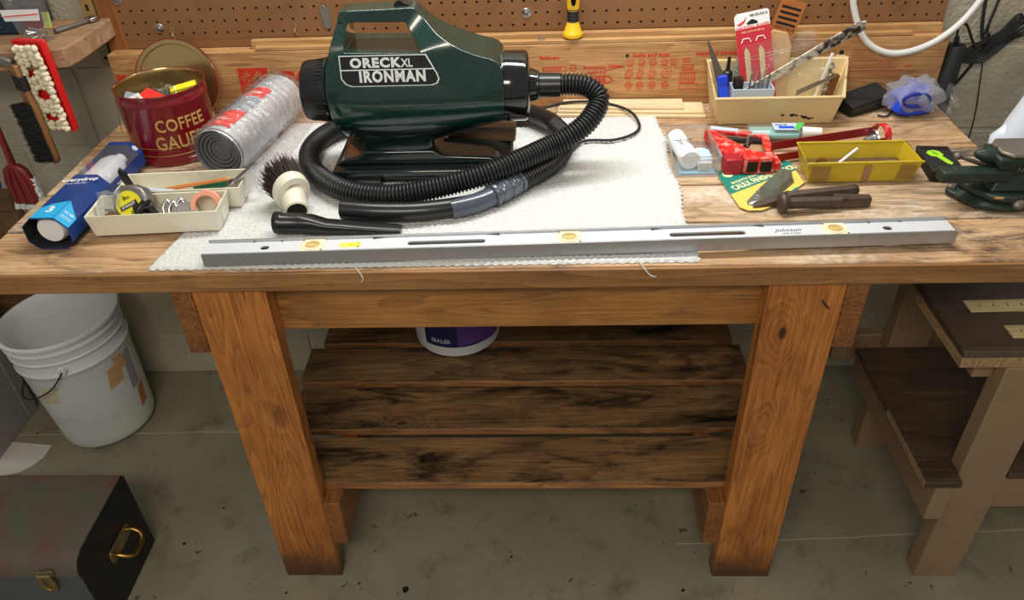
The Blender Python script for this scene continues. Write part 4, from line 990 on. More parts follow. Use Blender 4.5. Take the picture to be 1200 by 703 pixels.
part('ferrule', cyl((-.566, .239, H + .040), (-.556, .2385, H + .042), .0048, seg=12), STEEL, gk)
sc_ = thing('steel_scraper', 'clear and steel scraper sticking out over the right end of the rear cream tray', 'tool', (-.55, .22, Z2 + .03))
part('blade', obox((-.545, .232, H + .060), (.060, .014, .003), (0, -32, 24)), STEEL, sc_, bevel=.0005)
part('grip', cyl((-.575, .216, H + .040), (-.515, .250, H + .078), .0042, seg=10), FILM, sc_)
part('clip', obox((-.567, .2185, H + .044), (.016, .018, .012), (0, -30, 24)), STEEL, sc_, bevel=.001)

# ================================================================== FOIL DUCT IN ITS BAG
A_, B_ = Vector((-.622, .318, H + .0585)), Vector((-.575, .605, H + .0585))
dd = (B_ - A_).normalized()
du = thing('foil_duct', 'compressed silver foil duct roll in a clear bag with red and grey label', 'duct', (A_.x, A_.y, H + .0065), 0)
DMx = facing(A_, Vector((0, 0, 1)).cross(dd) * -1, (0, 0, 1))  # x right, y up, z toward the viewer
def dpt(a, r, t): return A_ + dd * t + DMx.to_3x3() @ Vector((math.cos(a) * r, math.sin(a) * r, 0))
LD = (B_ - A_).length
Q = [A_ + dd * (LD * i / 116) for i in range(117)]
part('foil_spiral', tube(Q, lambda i, t: .0475 + (.0012 if i % 2 else 0), 40, cap=False), FOIL, du, smooth=60)
part('rear_end', cyl(B_ - dd * .004, B_ - dd * .002, .047, seg=32), DUCTIN, du)
bm = BM()
for r in (.046, .039, .032, .025, .018):
    tube([dpt(2 * PI * i / 32, r, .006 + (.046 - r) * .35) for i in range(32)], .0032, 8, bm, closed=True)
cyl(A_ + dd * .016, A_ + dd * .018, .046, seg=32, bm=bm)
part('coiled_end', bm, DUCTIN, du)
def wlabel(t0, t1, a0, a1, m_, name='label', r=.0497):
    bm = BM(); g = []
    for j in range(5): g.append([bm.verts.new(dpt(R(a0 + (a1 - a0) * i / 14), r, t0 + (t1 - t0) * j / 4)) for i in range(15)])
    for j in range(4):
        for i in range(14): bm.faces.new((g[j][i], g[j][i + 1], g[j + 1][i + 1], g[j + 1][i]))
    return part(name, bm, m_, du, smooth=60)
wlabel(.022, .095, 62, 145, LABELR); wlabel(.095, .168, 62, 145, LABELG); wlabel(.168, .215, 62, 145, LABELR)
def dwrap(t, amid, r=.0502): return lambda c: dpt(R(amid) - c.x / r, r + c.z, t + c.y)
text('Semi-Rigid', .012, None, WHITEINK, du, 'lettering', .02, .0002, 1, dwrap(.186, 104))
text('100 MM\nALUMINUM DUCT', .007, None, WHITEINK, du, 'lettering', .0, .0002, 1, dwrap(.055, 104))
wlabel(.070, .080, 112, 128, BLACKINK, 'label_block', .0499)
bm = BM(); tube([A_ + dd * (-.012 + .322 * i / 60) for i in range(61)], lambda i, t: .0535 + .0022 * math.sin(i * 1.7) + .0012 * math.sin(i * 3.1) - (.012 if i == 60 else .004 if i == 59 else 0), 44, bm, cap=False)
for v_ in bm.verts:
    a = math.atan2(v_.co.z - A_.z, v_.co.x - A_.x); v_.co += Vector((math.cos(a), 0, math.sin(a))) * .002 * math.sin(a * 9 + v_.co.y * 70)
    v_.co.z = max(v_.co.z, H + .0072)
part('clear_bag', bm, FILM, du, smooth=60)
bm = BM(); rr = []
for j in range(25):
    t = j / 24; base = Vector((-.567, .30, 0)).lerp(Vector((-.522, .60, 0)), t)
    rr.append([bm.verts.new((base.x + .045 * s_ * (1 - .5 * t) , base.y - .07 * s_ * (1 - t), H + .0085 + .034 * (1 - s_) ** 2 + .004 * abs(math.sin(j * 1.3 + s_ * 4)))) for s_ in (0, .15, .3, .45, .6, .75, .9, 1)])
for j in range(24):
    for i in range(7): bm.faces.new((rr[j][i], rr[j][i + 1], rr[j + 1][i + 1], rr[j + 1][i]))
part('bag_tail', bm, FILM, du, smooth=60)

# ================================================================== RIGHT SIDE OF THE BENCH
def shell(bot, top, t, base=None):
    """open box from four bottom and four top corners (counter-clockwise seen from above)"""
    bm = BM(); B = [Vector(p) for p in bot]; T = [Vector(p) for p in top]
    def inset(P):
        c_ = sum(P, Vector()) / 4; out = []
        for p in P:
            d = p - c_; out.append(Vector((p.x - math.copysign(t, d.x), p.y - math.copysign(t, d.y), p.z)))
        return out
    Bi = [p + Vector((0, 0, base or t)) for p in inset(B)]; Ti = inset(T)
    rows = [[bm.verts.new(p) for p in P] for P in (B, T, Ti, Bi)]
    bm.faces.new(rows[0][::-1]); bm.faces.new(rows[3])
    for a, b in zip(rows, rows[1:]):
        for i in range(4):
            j = (i + 1) % 4; bm.faces.new((a[i], a[j], b[j], b[i]))
    return bm
# ---- clear plastic box with a tape dispenser and a brush head
cb = thing('clear_box', 'clear rigid plastic box beside the right edge of the white mat', 'box', (.297, .374, H + .001))
CP = mat('blue_card_insert', rgb(112, 176, 200), .5)
part('box', shell([(.252, .298, H + .001), (.334, .298, H + .001), (.342, .452, H + .001), (.264, .452, H + .001)], [(.247, .300, H + .040), (.339, .304, H + .040), (.334, .446, H + .040), (.250, .446, H + .040)], .0014), CLEAR, cb, smooth=0)
for P in ([(.247, .300, H + .040), (.339, .304, H + .040), (.334, .446, H + .040), (.250, .446, H + .040)],):
    part('lip', tube(P, .0016, 6, closed=True), CLEAR, cb)
single('blue_card', prism([(.262, .306), (.330, .306), (.331, .360), (.264, .360)], H + .0028, H + .004), CP, 'pale blue card in the front of the clear box', 'card', (.296, .33, H + .003), smooth=0)
vt = thing('small_bottle', 'small white round bottle with grey lettering lying in the clear box', 'bottle', (.262, .37, H + .004))
vd = Vector((.285, .318, H + .024)) - Vector((.272, .430, H + .022)); vM = axisM((.271, .430, H + .0225), vd)
part('body', lathe([(0, 0), (.015, 0), (.0185, .004), (.0185, .085), (.0178, .090)], vM, 28), WHITEP, vt)
part('cap', lathe([(.0175, .088), (.0195, .089), (.0195, .108), (.0175, .111), (.0130, .111), (.0125, .1095), (0, .1095)], vM, 32), WHITEP, vt)
def vwrap(c): 
    a = R(100) - c.y / .0187
    return vM @ Vector(((.0187 + c.z) * math.cos(a), (.0187 + c.z) * math.sin(a), .045 + c.x))
VN = (Vector((0, 0, 1)) - Vector((0, 0, 1)).dot(vd.normalized()) * vd.normalized()).normalized()
mv = facing(Vector((.277, .372, H + .023)) + VN * .0187, vd.normalized().cross(VN) * -1, -vd.normalized())
for dy_, s_ in ((.012, '* *'), (.002, 'PENETRATES'), (-.006, 'lubricates'), (-.014, 'oil no. 3')):
    mm = facing(Vector((.277, .372, H + .023)) + VN * .0188 - vd.normalized() * dy_, VN.cross(-vd.normalized()) * -1, -vd.normalized())
    text(s_, .0062, mm, NAVYL, vt, 'lettering', .01, .0002)
bh = thing('brush_head', 'pale grey plastic clip with white comb teeth in the clear box', 'clip', (.312, .345, H + .004))
part('body', prism([(-.012, -.030), (.014, -.030), (.016, .010), (.008, .022), (-.008, .024), (-.014, .010)], 0, .014, Matrix.Translation((.312, .352, H + .012)) @ Matrix.Rotation(R(4), 4, 'Z')), LBLUE, bh, bevel=.003)
bm = BM()
for i in range(8): box(.299 + i * .0032, .3008 + i * .0032, .312, .324, H + .0045, H + .022, bm)
part('teeth', bm, WHITEP, bh, smooth=0)
# ---- shims
def shim(pts, z0, z1, lab, grp='pale wood shims by the back board'):
    cx = sum(p[0] for p in pts) / len(pts)
    return single('wood_shim', prism(pts, z0, z1), W_PALE, lab, 'shim', (cx, .61, z0), bevel=.0008, group=grp, smooth=0)
shim([(.035, .590), (.358, .566), (.362, .618), (.04, .640)], H + .0008, H + .0065, 'wide pale wood shim at the bottom of the stack by the tan bin')
shim([(.038, .598), (.355, .576), (.360, .632), (.046, .646)], H + .0068, H + .0120, 'pale wood shim in the middle of the stack by the tan bin')
shim([(.042, .604), (.312, .588), (.316, .640), (.052, .650)], H + .0123, H + .0180, 'shorter pale wood shim on top of the stack by the tan bin')
# ---- tan bin
bn = thing('tan_bin', 'yellowed tan plastic bin filled with saw blades and tools, against the back board', 'bin', (.50, .58, H + .001))
bo = [(.378, .534, H + .001), (.616, .531, H + .001), (.648, .640, H + .001), (.378, .642, H + .001)]
tp = [(.361, .510, .907), (.622, .507, .907), (.668, .648, .938), (.363, .649, .938)]
part('bin', shell(bo, tp, .0035), TANP, bn, bevel=.0015)
part('rim', tube([tuple(Vector(p) + Vector((0, 0, -.001))) for p in tp], .0034, 8, closed=True), TANP, bn)
part('rear_corner', prism([(.640, .905), (.672, .905), (.672, .930), (.660, .943), (.640, .943)], .6475, .6505, Matrix(((1, 0, 0, 0), (0, 0, 1, 0), (0, 1, 0, 0), (0, 0, 0, 1)))), TANP, bn)
SC = mat('black_scorch', rgb(30, 24, 18), .8)
bm = BM()
for x, z, r in ((.508, .862, .004), (.528, .862, .006), (.537, .861, .004), (.556, .856, .006), (.565, .852, .005), (.572, .854, .003), (.549, .859, .003)):
    prism([(x + r * random.uniform(.6, 1.2) * math.cos(a), z + r * .6 * random.uniform(.6, 1.2) * math.sin(a)) for a in [2 * PI * i / 11 for i in range(11)]], 0, .0005, Matrix(((1, 0, 0, 0), (0, -.9, -1, .5335 + .93 * .349), (0, 1, 0, 0), (0, 0, 0, 1))) if False else Matrix.Translation((0, .5325 - (z - H) * .352 - .0012, 0)) @ Matrix.Rotation(R(90), 4, 'X'), bm)
part('scorch_mark', bm, SC, bn, smooth=0)
ZB = H + .0055
# blue knife with narrow blade
kn = thing('blue_saw_knife', 'narrow dark blade with blue handle standing at the left end of the tan bin', 'knife', (.388, .545, ZB))
part('handle', obox((.386, .552, .896), (.021, .012, .084), (-16, -8, 0)), BLUEP, kn, bevel=.003)
bm = BM()
for i in range(5): obox((.3725 + .0045 * i, .5535, .930), (.0016, .004, .014), (-16, -8, 0), bm)
part('grip_ribs', bm, BLUEP, kn)
part('blade', prism([(-.012, -.010), (.010, -.010), (-.022, .074), (-.026, .076)], -.0009, .0009, facing((.380, .563, .934), (1, 0, .13), (-.10, .26, 1))), mat('dark_blade', rgb(96, 86, 76), .4, metal=.5), kn)
# black glue nozzle, grey tube
nz = thing('black_nozzle', 'black cone nozzle standing behind the blue knife in the tan bin', 'nozzle', (.395, .60, ZB))
part('cone', lathe([(0, 0), (.011, 0), (.011, .085), (.009, .088), (.0045, .090), (.0035, .118), (0, .119)], Matrix.Translation((.400, .600, ZB)), 20), BLACKP, nz)
gt = thing('grey_tube', 'flattened grey green tube with pale dots standing in the tan bin behind the white box', 'tube', (.43, .60, ZB))
part('body', prism([(-.020, 0), (.020, 0), (.014, .105), (.004, .118), (-.010, .112), (-.020, .07)], -.006, .006, facing((.432, .603, ZB), (1, 0, 0), (.05, .2, 1))), mat('grey_green_plastic', rgb(132, 140, 124), .4, var=.15), gt, bevel=.003)
bm = BM()
for j in range(8):
    for i in range(3): prism(ringpoly(.0014, .0014, 8, -.010 + .008 * i, .018 + .011 * j), .0060, .0064, facing((.432, .603, ZB), (1, 0, 0), (.05, .2, 1)), bm)
part('dots', bm, TEXTY, gt, smooth=0)
# white small box with drill bits
wbx = thing('bit_case', 'small pale open case with drill bits standing in the tan bin front', 'case', (.44, .555, ZB))
part('case', shell([(.402, .535, ZB), (.484, .534, ZB), (.484, .570, ZB), (.402, .571, ZB)], [(.400, .532, .917), (.486, .531, .917), (.486, .573, .917), (.400, .574, .917)], .002), LBLUE, wbx, bevel=.0008)
part('black_socket', cyl((.414, .552, ZB + .01), (.413, .550, .935), .011, seg=20), BLACKP, wbx)
part('socket_hole', cyl((.413, .550, .9349), (.413, .550, .9355), .006, seg=16), DARKHOLE, wbx)
for i, (x, h_) in enumerate(((.436, .94), (.446, .948), (.455, .938), (.464, .952), (.473, .944))):
    part('drill_bit', cyl((x, .553 + .003 * (i % 2), ZB + .01), (x + .003, .553, h_), .0026, .0018, seg=8), STEEL if i % 2 else GREYSTL, wbx)
# red blade card
rc = thing('blade_card', 'red and white hanging card with saw blades standing in the tan bin', 'card', (.47, .60, ZB))
CMx = facing((.452, .604, .972), (1, .05, .17), (-.17, .28, 1))
part('card', prism([(-.036, -.118), (.036, -.118), (.036, .076), (.032, .080), (-.030, .080), (-.036, .074)], -.001, 0, CMx), WHITEP, rc, smooth=0)
part('red_field', prism([(-.036, -.118), (.036, -.118), (.036, .048), (-.036, .048)], 0, .0004, CMx), mat('crimson_print', rgb(190, 38, 52), .45, var=.08), rc, smooth=0)
part('hang_slot', prism([(-.012, .058), (-.006, .062), (0, .065), (.006, .062), (.012, .058), (.010, .055), (-.010, .055)], 0, .0005, CMx), BLACKINK, rc, smooth=0)
part('printed_swash', prism([(-.032, .058), (-.018, .064), (-.010, .072), (-.016, .060), (-.026, .055)], 0, .0005, CMx), LABELR, rc, smooth=0)
text('48-00-5016', .008, CMx @ Matrix.Translation((.014, .072, .0004)), BLACKINK, rc, 'lettering', .01, .0001)
text('HACKZALL BLADES', .0078, CMx @ Matrix.Translation((.0, .0505, .0004)), LABELR, rc, 'lettering', .02, .0001)
text('FAST CUTS IN METAL', .0050, CMx @ Matrix.Translation((.0, .041, .0005)), TEXTY, rc, 'lettering', .0, .0001)
for x in (-.016, .014):
    part('window_rim', tube([CMx @ Vector(p) for p in ((x - .010, .020, .001), (x - .006, .028, .001), (x + .006, .028, .001), (x + .010, .020, .001))], .0012, 6), WHITEP, rc)
    bm = BM(); pts = [(x - .006, -.10), (x + .004, -.10)]
    for j in range(22): pts += [(x + .004 + (.0022 if j % 2 == 0 else 0), -.095 + .0045 * j)]
    pts += [(x + .003, .004), (x - .002, .010), (x - .006, .002)]
    part('saw_blade', prism(pts, .0006, .0014, CMx), mat('pale_blade', rgb(216, 200, 150), .4, metal=.3), rc, smooth=0)
# brown cards behind
bc = thing('kraft_card', 'orange brown card with dark printed lines leaning behind the red card in the tan bin', 'card', (.51, .63, ZB))
BMx = facing((.508, .632, .985), (1, 0, -.28), (.30, .14, 1))
part('card', prism([(-.028, -.10), (.026, -.10), (.026, .082), (-.028, .082)], -.001, .001, BMx), mat('kraft_orange', rgb(166, 98, 44), .6, var=.1), bc, smooth=0)
for i in range(4): part('printed_bar', prism([(-.022, .030 + .011 * i), (.020, .030 + .011 * i), (.020, .035 + .011 * i), (-.022, .035 + .011 * i)], .001, .0013, BMx), BLACKINK, bc, smooth=0)
text('GREAT VALUE', .007, BMx @ Matrix.Translation((0, .024, .0012)), BLACKINK, bc, 'lettering', .0, .0001)
bp = thing('brown_paper_packet', 'crumpled tan paper packet behind the red card in the tan bin', 'packet', (.49, .615, ZB))
part('paper', prism([(-.03, -.11), (.03, -.11), (.032, .02), (.02, .048), (-.01, .055), (-.03, .04)], -.004, .004, facing((.500, .618, .955), (1, 0, 0), (.05, .15, 1))), CARDB, bp, bevel=.002)
# zip bag
bm = BM(); rr = []; ZM = facing((.506, .585, .955), (1, .03, .20), (-.14, .2, 1))
for j in range(13):
    rr.append([bm.verts.new(ZM @ Vector((-.058 + .150 * i / 14 - .02 * (j / 12), -.085 + .135 * j / 12, .004 * math.sin(i * .9 + j * .5) + .004 * math.sin(i * .4 - j)))) for i in range(15)])
for j in range(12):
    for i in range(14): bm.faces.new((rr[j][i], rr[j][i + 1], rr[j + 1][i + 1], rr[j + 1][i]))
zb = thing('zip_bag', 'clear zip bag standing open across the tan bin in front of the red card', 'bag', (.51, .585, ZB))
part('film', bm, FILM, zb, smooth=60)
for dy_ in (.018, .024): part('zip_strip', tube([ZM @ Vector((-.076 + .150 * i / 10, dy_, .004 * math.sin(i * 1.2) + .002)) for i in range(11)], .0013, 6), FILM, zb)
# spattered hacksaw / long scraper
sw = thing('spattered_saw_bar', 'long flat bar spattered white and black, leaning out of the tan bin', 'saw', (.48, .58, ZB))
SA, SB = Vector((.452, .572, .905)), Vector((.646, .560, 1.034))
sd = (SB - SA).normalized(); SMx = facing(SA, sd, Vector((0, -.25, 1)))
Ls = (SB - SA).length
part('bar', prism([(-.02, -.012), (Ls * .62, -.010), (Ls * .62, .011), (-.02, .008)], -.0015, .0015, SMx), WHITESP, sw, bevel=.0005)
part('bar_tip', prism([(Ls * .60, -.0105), (Ls + .002, -.013), (Ls + .010, .004), (Ls - .004, .012), (Ls * .60, .0115)], -.002, .002, SMx), SAWBL, sw, bevel=.0005)
bm = BM()
for i in range(26): prism([(i * .0055, -.0085), (i * .0055 + .0055, -.0085), (i * .0055 + .002, -.0125)], -.001, .001, SMx, bm)
part('teeth', bm, SAWBL, sw, smooth=0)
single('pointed_saw_blade', prism([(0, 0), (.075, .038), (.078, .043), (.060, .038), (.0, .012)], -.0008, .0008, facing((.545, .572, .884), (1, 0, 0), (0, .1, 1))), GREYSTL, 'loose dark pointed blade inside the zip bag in the tan bin', 'blade', (.55, .572, ZB))
ws = single('white_stick', obox((.604, .600, .915), (.006, .004, .100), (-6, 14, 0)), WHITEP, 'thin white plastic stick leaning at the right end of the tan bin', 'stick', (.60, .60, ZB), bevel=.001)
single('brown_block', obox((.628, .612, .888), (.022, .014, .055), (-4, 10, 0)), mat('reddish_brown_wood', rgb(112, 66, 36), .5), 'small reddish brown wooden block at the right end of the tan bin', 'block', (.628, .612, ZB), bevel=.0015)
hs_ = thing('spiral_bit', 'grey twisted masonry bit standing at the right end of the tan bin', 'drill bit', (.617, .60, ZB))
bm = BM()
tube([Vector((.607 + .012 * t, .598, ZB + .10 * t)) + Vector((.0030 * math.cos(t * 40), .0030 * math.sin(t * 40), 0)) for t in [i / 60 for i in range(61)]], .0028, 8, bm)
part('flute', bm, GREYSTL, hs_)

# ---- caulking gun lying on its side
cg = thing('caulking_gun', 'red caulking gun with silver rod lying between clear box and yellow bin', 'caulking gun', (.50, .39, H + .001))
GZ = H + .001
part('body', prism([(.332, .452), (.340, .462), (.352, .452), (.405, .362), (.452, .335), (.452, .300), (.380, .302), (.372, .318), (.352, .352)], GZ + .004, GZ + .026), RED, cg, bevel=.005)
part('front_block', box(.345, .378, .298, .330, GZ, GZ + .034), mat('crimson_enamel', rgb(168, 20, 40), .35), cg, bevel=.003)
part('frame_plate', box(.380, .437, .297, .326, GZ + .004, GZ + .036), RED, cg, bevel=.002)
part('black_opening', box(.386, .406, .2964, .299, GZ + .008, GZ + .029), DARKHOLE, cg); part('black_opening', box(.411, .432, .2964, .299, GZ + .008, GZ + .029), DARKHOLE, cg)
part('trigger', prism([(.352, .487), (.455, .458), (.463, .446), (.452, .352), (.436, .352), (.446, .438), (.438, .446), (.350, .474)], GZ + .006, GZ + .016), RED, cg, bevel=.003)
part('white_grip', prism([(.352, .489), (.408, .472), (.405, .460), (.350, .476)], GZ + .004, GZ + .0185), LBLUE, cg, bevel=.002)
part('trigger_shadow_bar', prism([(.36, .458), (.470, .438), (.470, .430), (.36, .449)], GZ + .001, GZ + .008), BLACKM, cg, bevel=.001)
part('catch', tube([(.402, .372, GZ + .024), (.410, .405, GZ + .032), (.425, .430, GZ + .020)], .0018, 8), STEEL, cg)
part('catch_lever', obox((.408, .392, GZ + .022), (.010, .034, .010), (0, 0, -30)), BLACKM, cg, bevel=.002)
UP = Vector((.449, .374, GZ + .024)); UQ = Vector((.668, .432, GZ + .026)); ud = (UQ - UP).normalized()
part('side_rail', prism([(0, -.008), ((UQ - UP).length, -.008), ((UQ - UP).length, .008), (0, .008)], -.002, .002, facing(UP, ud, (0, .35, 1))), DARKRED, cg, bevel=.0008)
part('side_rail', prism([(0, -.007), (.262, -.007), (.262, .007), (0, .007)], -.002, .002, facing((.430, .340, GZ + .012), ud, (0, .35, 1))), DARKRED, cg, bevel=.0008)
part('push_rod', cyl((.400, .335, GZ + .012), (.664, .408, GZ + .014), .0034, seg=10), STEEL, cg)
part('plunger', lathe([(0, 0), (.017, 0), (.019, .003), (.015, .005), (0, .006)], axisM((.656, .408, GZ + .0195), ud), 28), STEEL, cg)
part('plunger_hub', cyl((.640, .402, GZ + .018), (.657, .408, GZ + .0195), .007, .010, seg=18), STEEL, cg)
HM = facing((.674, .414, GZ + .022), Vector((ud.y, -ud.x, 0)), (0, 0, 1))
hoop = [(-.024, -.020), (-.026, 0), (-.020, .016), (-.008, .024), (.008, .024), (.020, .014), (.024, -.004), (.024, -.020)]
bm = BM(); rows = []
for p in spline([(x, y, 0) for x, y in hoop], 4):
    rows.append([bm.verts.new(HM @ Vector((p.x * k_, p.y * k_ if p.y > -.019 else p.y, z))) for k_, z in ((1, -.007), (1, .007), (.90, .007), (.90, -.007))])
for a, b in zip(rows, rows[1:]):
    for i in range(4): bm.faces.new((a[i], a[(i + 1) % 4], b[(i + 1) % 4], b[i]))
part('end_hoop', bm, RED, cg)
part('hoop_base', prism([(.640, .384), (.676, .390), (.684, .440), (.676, .442), (.668, .398), (.640, .392)], GZ, GZ + .004), RED, cg, bevel=.001)
# ---- sanitizer bottle lying
sb_ = thing('gel_bottle', 'small clear bottle with blue and green label and white cap lying behind the caulking gun', 'bottle', (.49, .462, H + .001))
part('body', obox((.478, .466, H + .0125), (.108, .046, .022), (0, 0, -3)), CLEAR, sb_, bevel=.008)
part('gel', obox((.478, .466, H + .011), (.100, .040, .014), (0, 0, -3)), mat('aqua_gel', rgb(150, 206, 196), .2, coat=.5), sb_, bevel=.006)
part('label', obox((.500, .4655, H + .0243), (.050, .034, .0012), (0, 0, -3)), LBLUE, sb_)
part('green_band', obox((.527, .465, H + .0253), (.012, .036, .0012), (0, 0, -30)), mat('leaf_green', rgb(80, 190, 90), .4), sb_)
part('blue_band', obox((.500, .460, H + .0252), (.030, .010, .0012), (0, 0, -3)), BLUEP, sb_)
text('Hand', .011, Matrix.Translation((.492, .473, H + .0251)), NAVYL, sb_, 'lettering', .01, .0002)
part('cap', cyl((.533, .463, H + .0125), (.572, .460, H + .0125), .0115, .0095, seg=22), WHITEP, sb_)

# ---- green carded finishing tool
pk = thing('caulk_tool_card', 'teal and yellow blister card holding a grey finishing tool, left of the yellow bin', 'packaged tool', (.42, .26, H + .001))
PA, PD = Vector((.334, .320, H + .004)), Vector((.352, .172, H + .003))
KZ = H + .0030
KM = Matrix.Translation((0, 0, KZ))
part('card', prism([(.337, .312), (.400, .333), (.470, .352), (.482, .348), (.486, .262), (.400, .172), (.386, .164), (.362, .164), (.350, .176), (.334, .290)], 0, .0010, KM), CARDY, pk, smooth=0)
part('teal_field', prism([(.337, .312), (.400, .333), (.470, .352), (.482, .348), (.484, .312), (.437, .284), (.343, .222), (.334, .290)], .0010, .0014, KM), TEAL, pk, smooth=0)
KR = Matrix.Rotation(R(32.5), 4, 'Z')
text('CAULK FINISHING TOOL', .0215, KM @ Matrix.Translation((.351, .242, .0015)) @ KR, TEXTY, pk, 'lettering', .03, .0002, .66, align='LEFT')
text('SMOOTH JOINT', .0105, KM @ Matrix.Translation((.353, .262, .0015)) @ KR, TEXTY, pk, 'lettering', .02, .0002, .9, align='LEFT')
part('hang_slot', prism([(.398, .318), (.410, .325), (.425, .330), (.440, .330), (.438, .322), (.424, .320), (.402, .310)], .0014, .0018, KM), BLACKINK, pk, smooth=0)
part('emblem', prism(ringpoly(.010, .011, 18, .352, .298), .0014, .0018, KM), TEXTY, pk, smooth=0)
text('U.S.A.', .006, KM @ Matrix.Translation((.352, .298, .0019)), TEAL, pk, 'lettering', .02, .0001)
part('emblem', prism(ringpoly(.006, .007, 18, .458, .338), .0014, .0018, KM), TEXTY, pk, smooth=0)
part('teal_line', prism([(.425, .196), (.470, .240), (.468, .246), (.422, .200)], .0010, .0014, KM), TEAL, pk, smooth=0)
bm = BM()
P = [(.364, .182, .0015), (.366, .196, .0015), (.388, .222, .0015), (.448, .292, .0015), (.472, .290, .0015), (.468, .262, .0015), (.404, .186, .0015), (.382, .174, .0015)]
T_ = [(.366, .184, .003), (.370, .194, .006), (.392, .214, .020), (.444, .279, .023), (.462, .276, .021), (.458, .262, .013), (.402, .194, .010), (.382, .178, .004)]
bot = [bm.verts.new(KM @ Vector(p)) for p in P]; top_ = [bm.verts.new(KM @ Vector(p)) for p in T_]
for i in range(8): bm.faces.new((bot[i], bot[(i + 1) % 8], top_[(i + 1) % 8], top_[i]))
bm.faces.new((top_[0], top_[1], top_[6], top_[7])); bm.faces.new((top_[1], top_[2], top_[5], top_[6])); bm.faces.new((top_[2], top_[3], top_[4], top_[5])); bm.faces.new(bot)
part('grey_blister', bm, GREYBL, pk, bevel=.002)

# ---- two cold chisels
c1 = thing('cold_chisel', 'cold chisel with round mushroomed head at its left end, nearer the level', 'chisel', (.50, .175, H + .001))
hM = axisM((.416, .160, H + .0195), Vector((-1, -.10, .02)))
part('head', lathe([(0, .006), (.011, .0055), (.0165, .003), (.0185, -.001), (.0165, -.006), (.0105, -.011), (.0095, -.014)], hM @ Matrix.Scale(1, 4), 14), DSTEEL, c1, smooth=60)
part('shank', cyl((.424, .161, H + .0185), (.520, .174, H + .012), .0105, .0112, seg=8), DSTEEL, c1, smooth=20)
bm = BM(); hexa(bm, [(.512, .168, H + .0012), (.576, .172, H + .0015), (.576, .190, H + .0015), (.512, .188, H + .0012), (.512, .169, H + .0225), (.577, .173, H + .0190), (.577, .189, H + .0190), (.512, .188, H + .0225)])
part('square_end', bm, DSTEEL, c1, bevel=.002)
c2 = thing('cold_chisel', 'cold chisel with flat wedge at its left end, behind the mushroomed one', 'chisel', (.47, .195, H + .001))
bm = BM(); hexa(bm, [(.372, .170, H + .0045), (.374, .186, H + .0045), (.440, .206, H + .0010), (.440, .184, H + .0010), (.372, .170, H + .0070), (.374, .186, H + .0070), (.440, .206, H + .0200), (.440, .184, H + .0200)])
part('wedge', bm, DSTEEL, c2, bevel=.001)
part('shank', cyl((.434, .195, H + .0115), (.562, .218, H + .0115), .0108, .0098, seg=8), DSTEEL, c2, smooth=20)
part('struck_end', cyl((.560, .2176, H + .0115), (.566, .2186, H + .0115), .0108, .0090, seg=12), DSTEEL, c2)

# ---- yellow bin
yb = thing('yellow_bin', 'small aged yellow metal bin with tape patches, behind the two chisels', 'bin', (.59, .30, H + .001))
yb0 = [(.494, .268, H + .001), (.682, .268, H + .001), (.686, .340, H + .001), (.498, .340, H + .001)]
yt0 = [(.486, .262, H + .042), (.694, .264, H + .042), (.692, .350, H + .042), (.490, .350, H + .042)]
part('bin', shell(yb0, yt0, .0018), YELLOWC, yb, bevel=.0008, smooth=0)
part('rolled_rim', tube(yt0, .0026, 8, closed=True), YELLOWC, yb)
TP = mat('brown_packing_tape', rgb(150, 118, 58), .35); TP2 = mat('tan_tape', rgb(158, 122, 84), .5)
FY = facing((.588, .2645, H + .020), (1, 0, 0), (0, -.155, 1))
part('tape_patch', prism([(-.092, -.016), (-.060, -.016), (-.058, .015), (-.093, .016)], 0, .0006, FY), TP, yb, smooth=0)
part('tape_patch', prism([(.002, -.018), (.015, -.018), (.016, .015), (.008, .018), (.002, .014)], 0, .0006, FY), TP2, yb, smooth=0)
part('tape_patch', prism([(.064, -.014), (.094, -.015), (.096, .014), (.068, .016)], 0, .0005, FY), TP, yb, smooth=0)
single('white_rod', cyl((.535, .288, H + .012), (.592, .318, H + .044), .0028, seg=10), WHITEP, 'thin white rod leaning inside the yellow bin', 'rod', (.56, .30, H + .004))
single('steel_rod', cyl((.572, .300, H + .018), (.650, .304, H + .022), .0024, seg=10), STEEL, 'long steel rod lying inside the yellow bin', 'rod', (.60, .30, H + .004))
single('steel_spoon_bit', lathe([(0, 0), (.012, .001), (.013, .006), (.010, .009), (0, .010)], Matrix.Translation((.655, .306, H + .010)) @ Matrix.Diagonal((1.6, 1, 1.2, 1)), 24), GREYSTL, 'rounded grey metal piece at the right end inside the yellow bin', 'hardware', (.655, .306, H + .006))
single('brass_disc', lathe([(.010, 0), (.018, 0), (.018, .004), (.010, .004)], Matrix.Translation((.525, .302, H + .022)) @ Matrix.Rotation(R(-14), 4, 'Y'), 28, closed=True), BRASS, 'yellow brass ring lying at the left inside the yellow bin', 'ring', (.525, .302, H + .018))
single('dark_spacer', box(.502, .678, .276, .334, H + .0035, H + .017), W_BLOCK, 'brown wood liner on the bottom inside the yellow bin', 'liner', (.59, .30, H + .003))

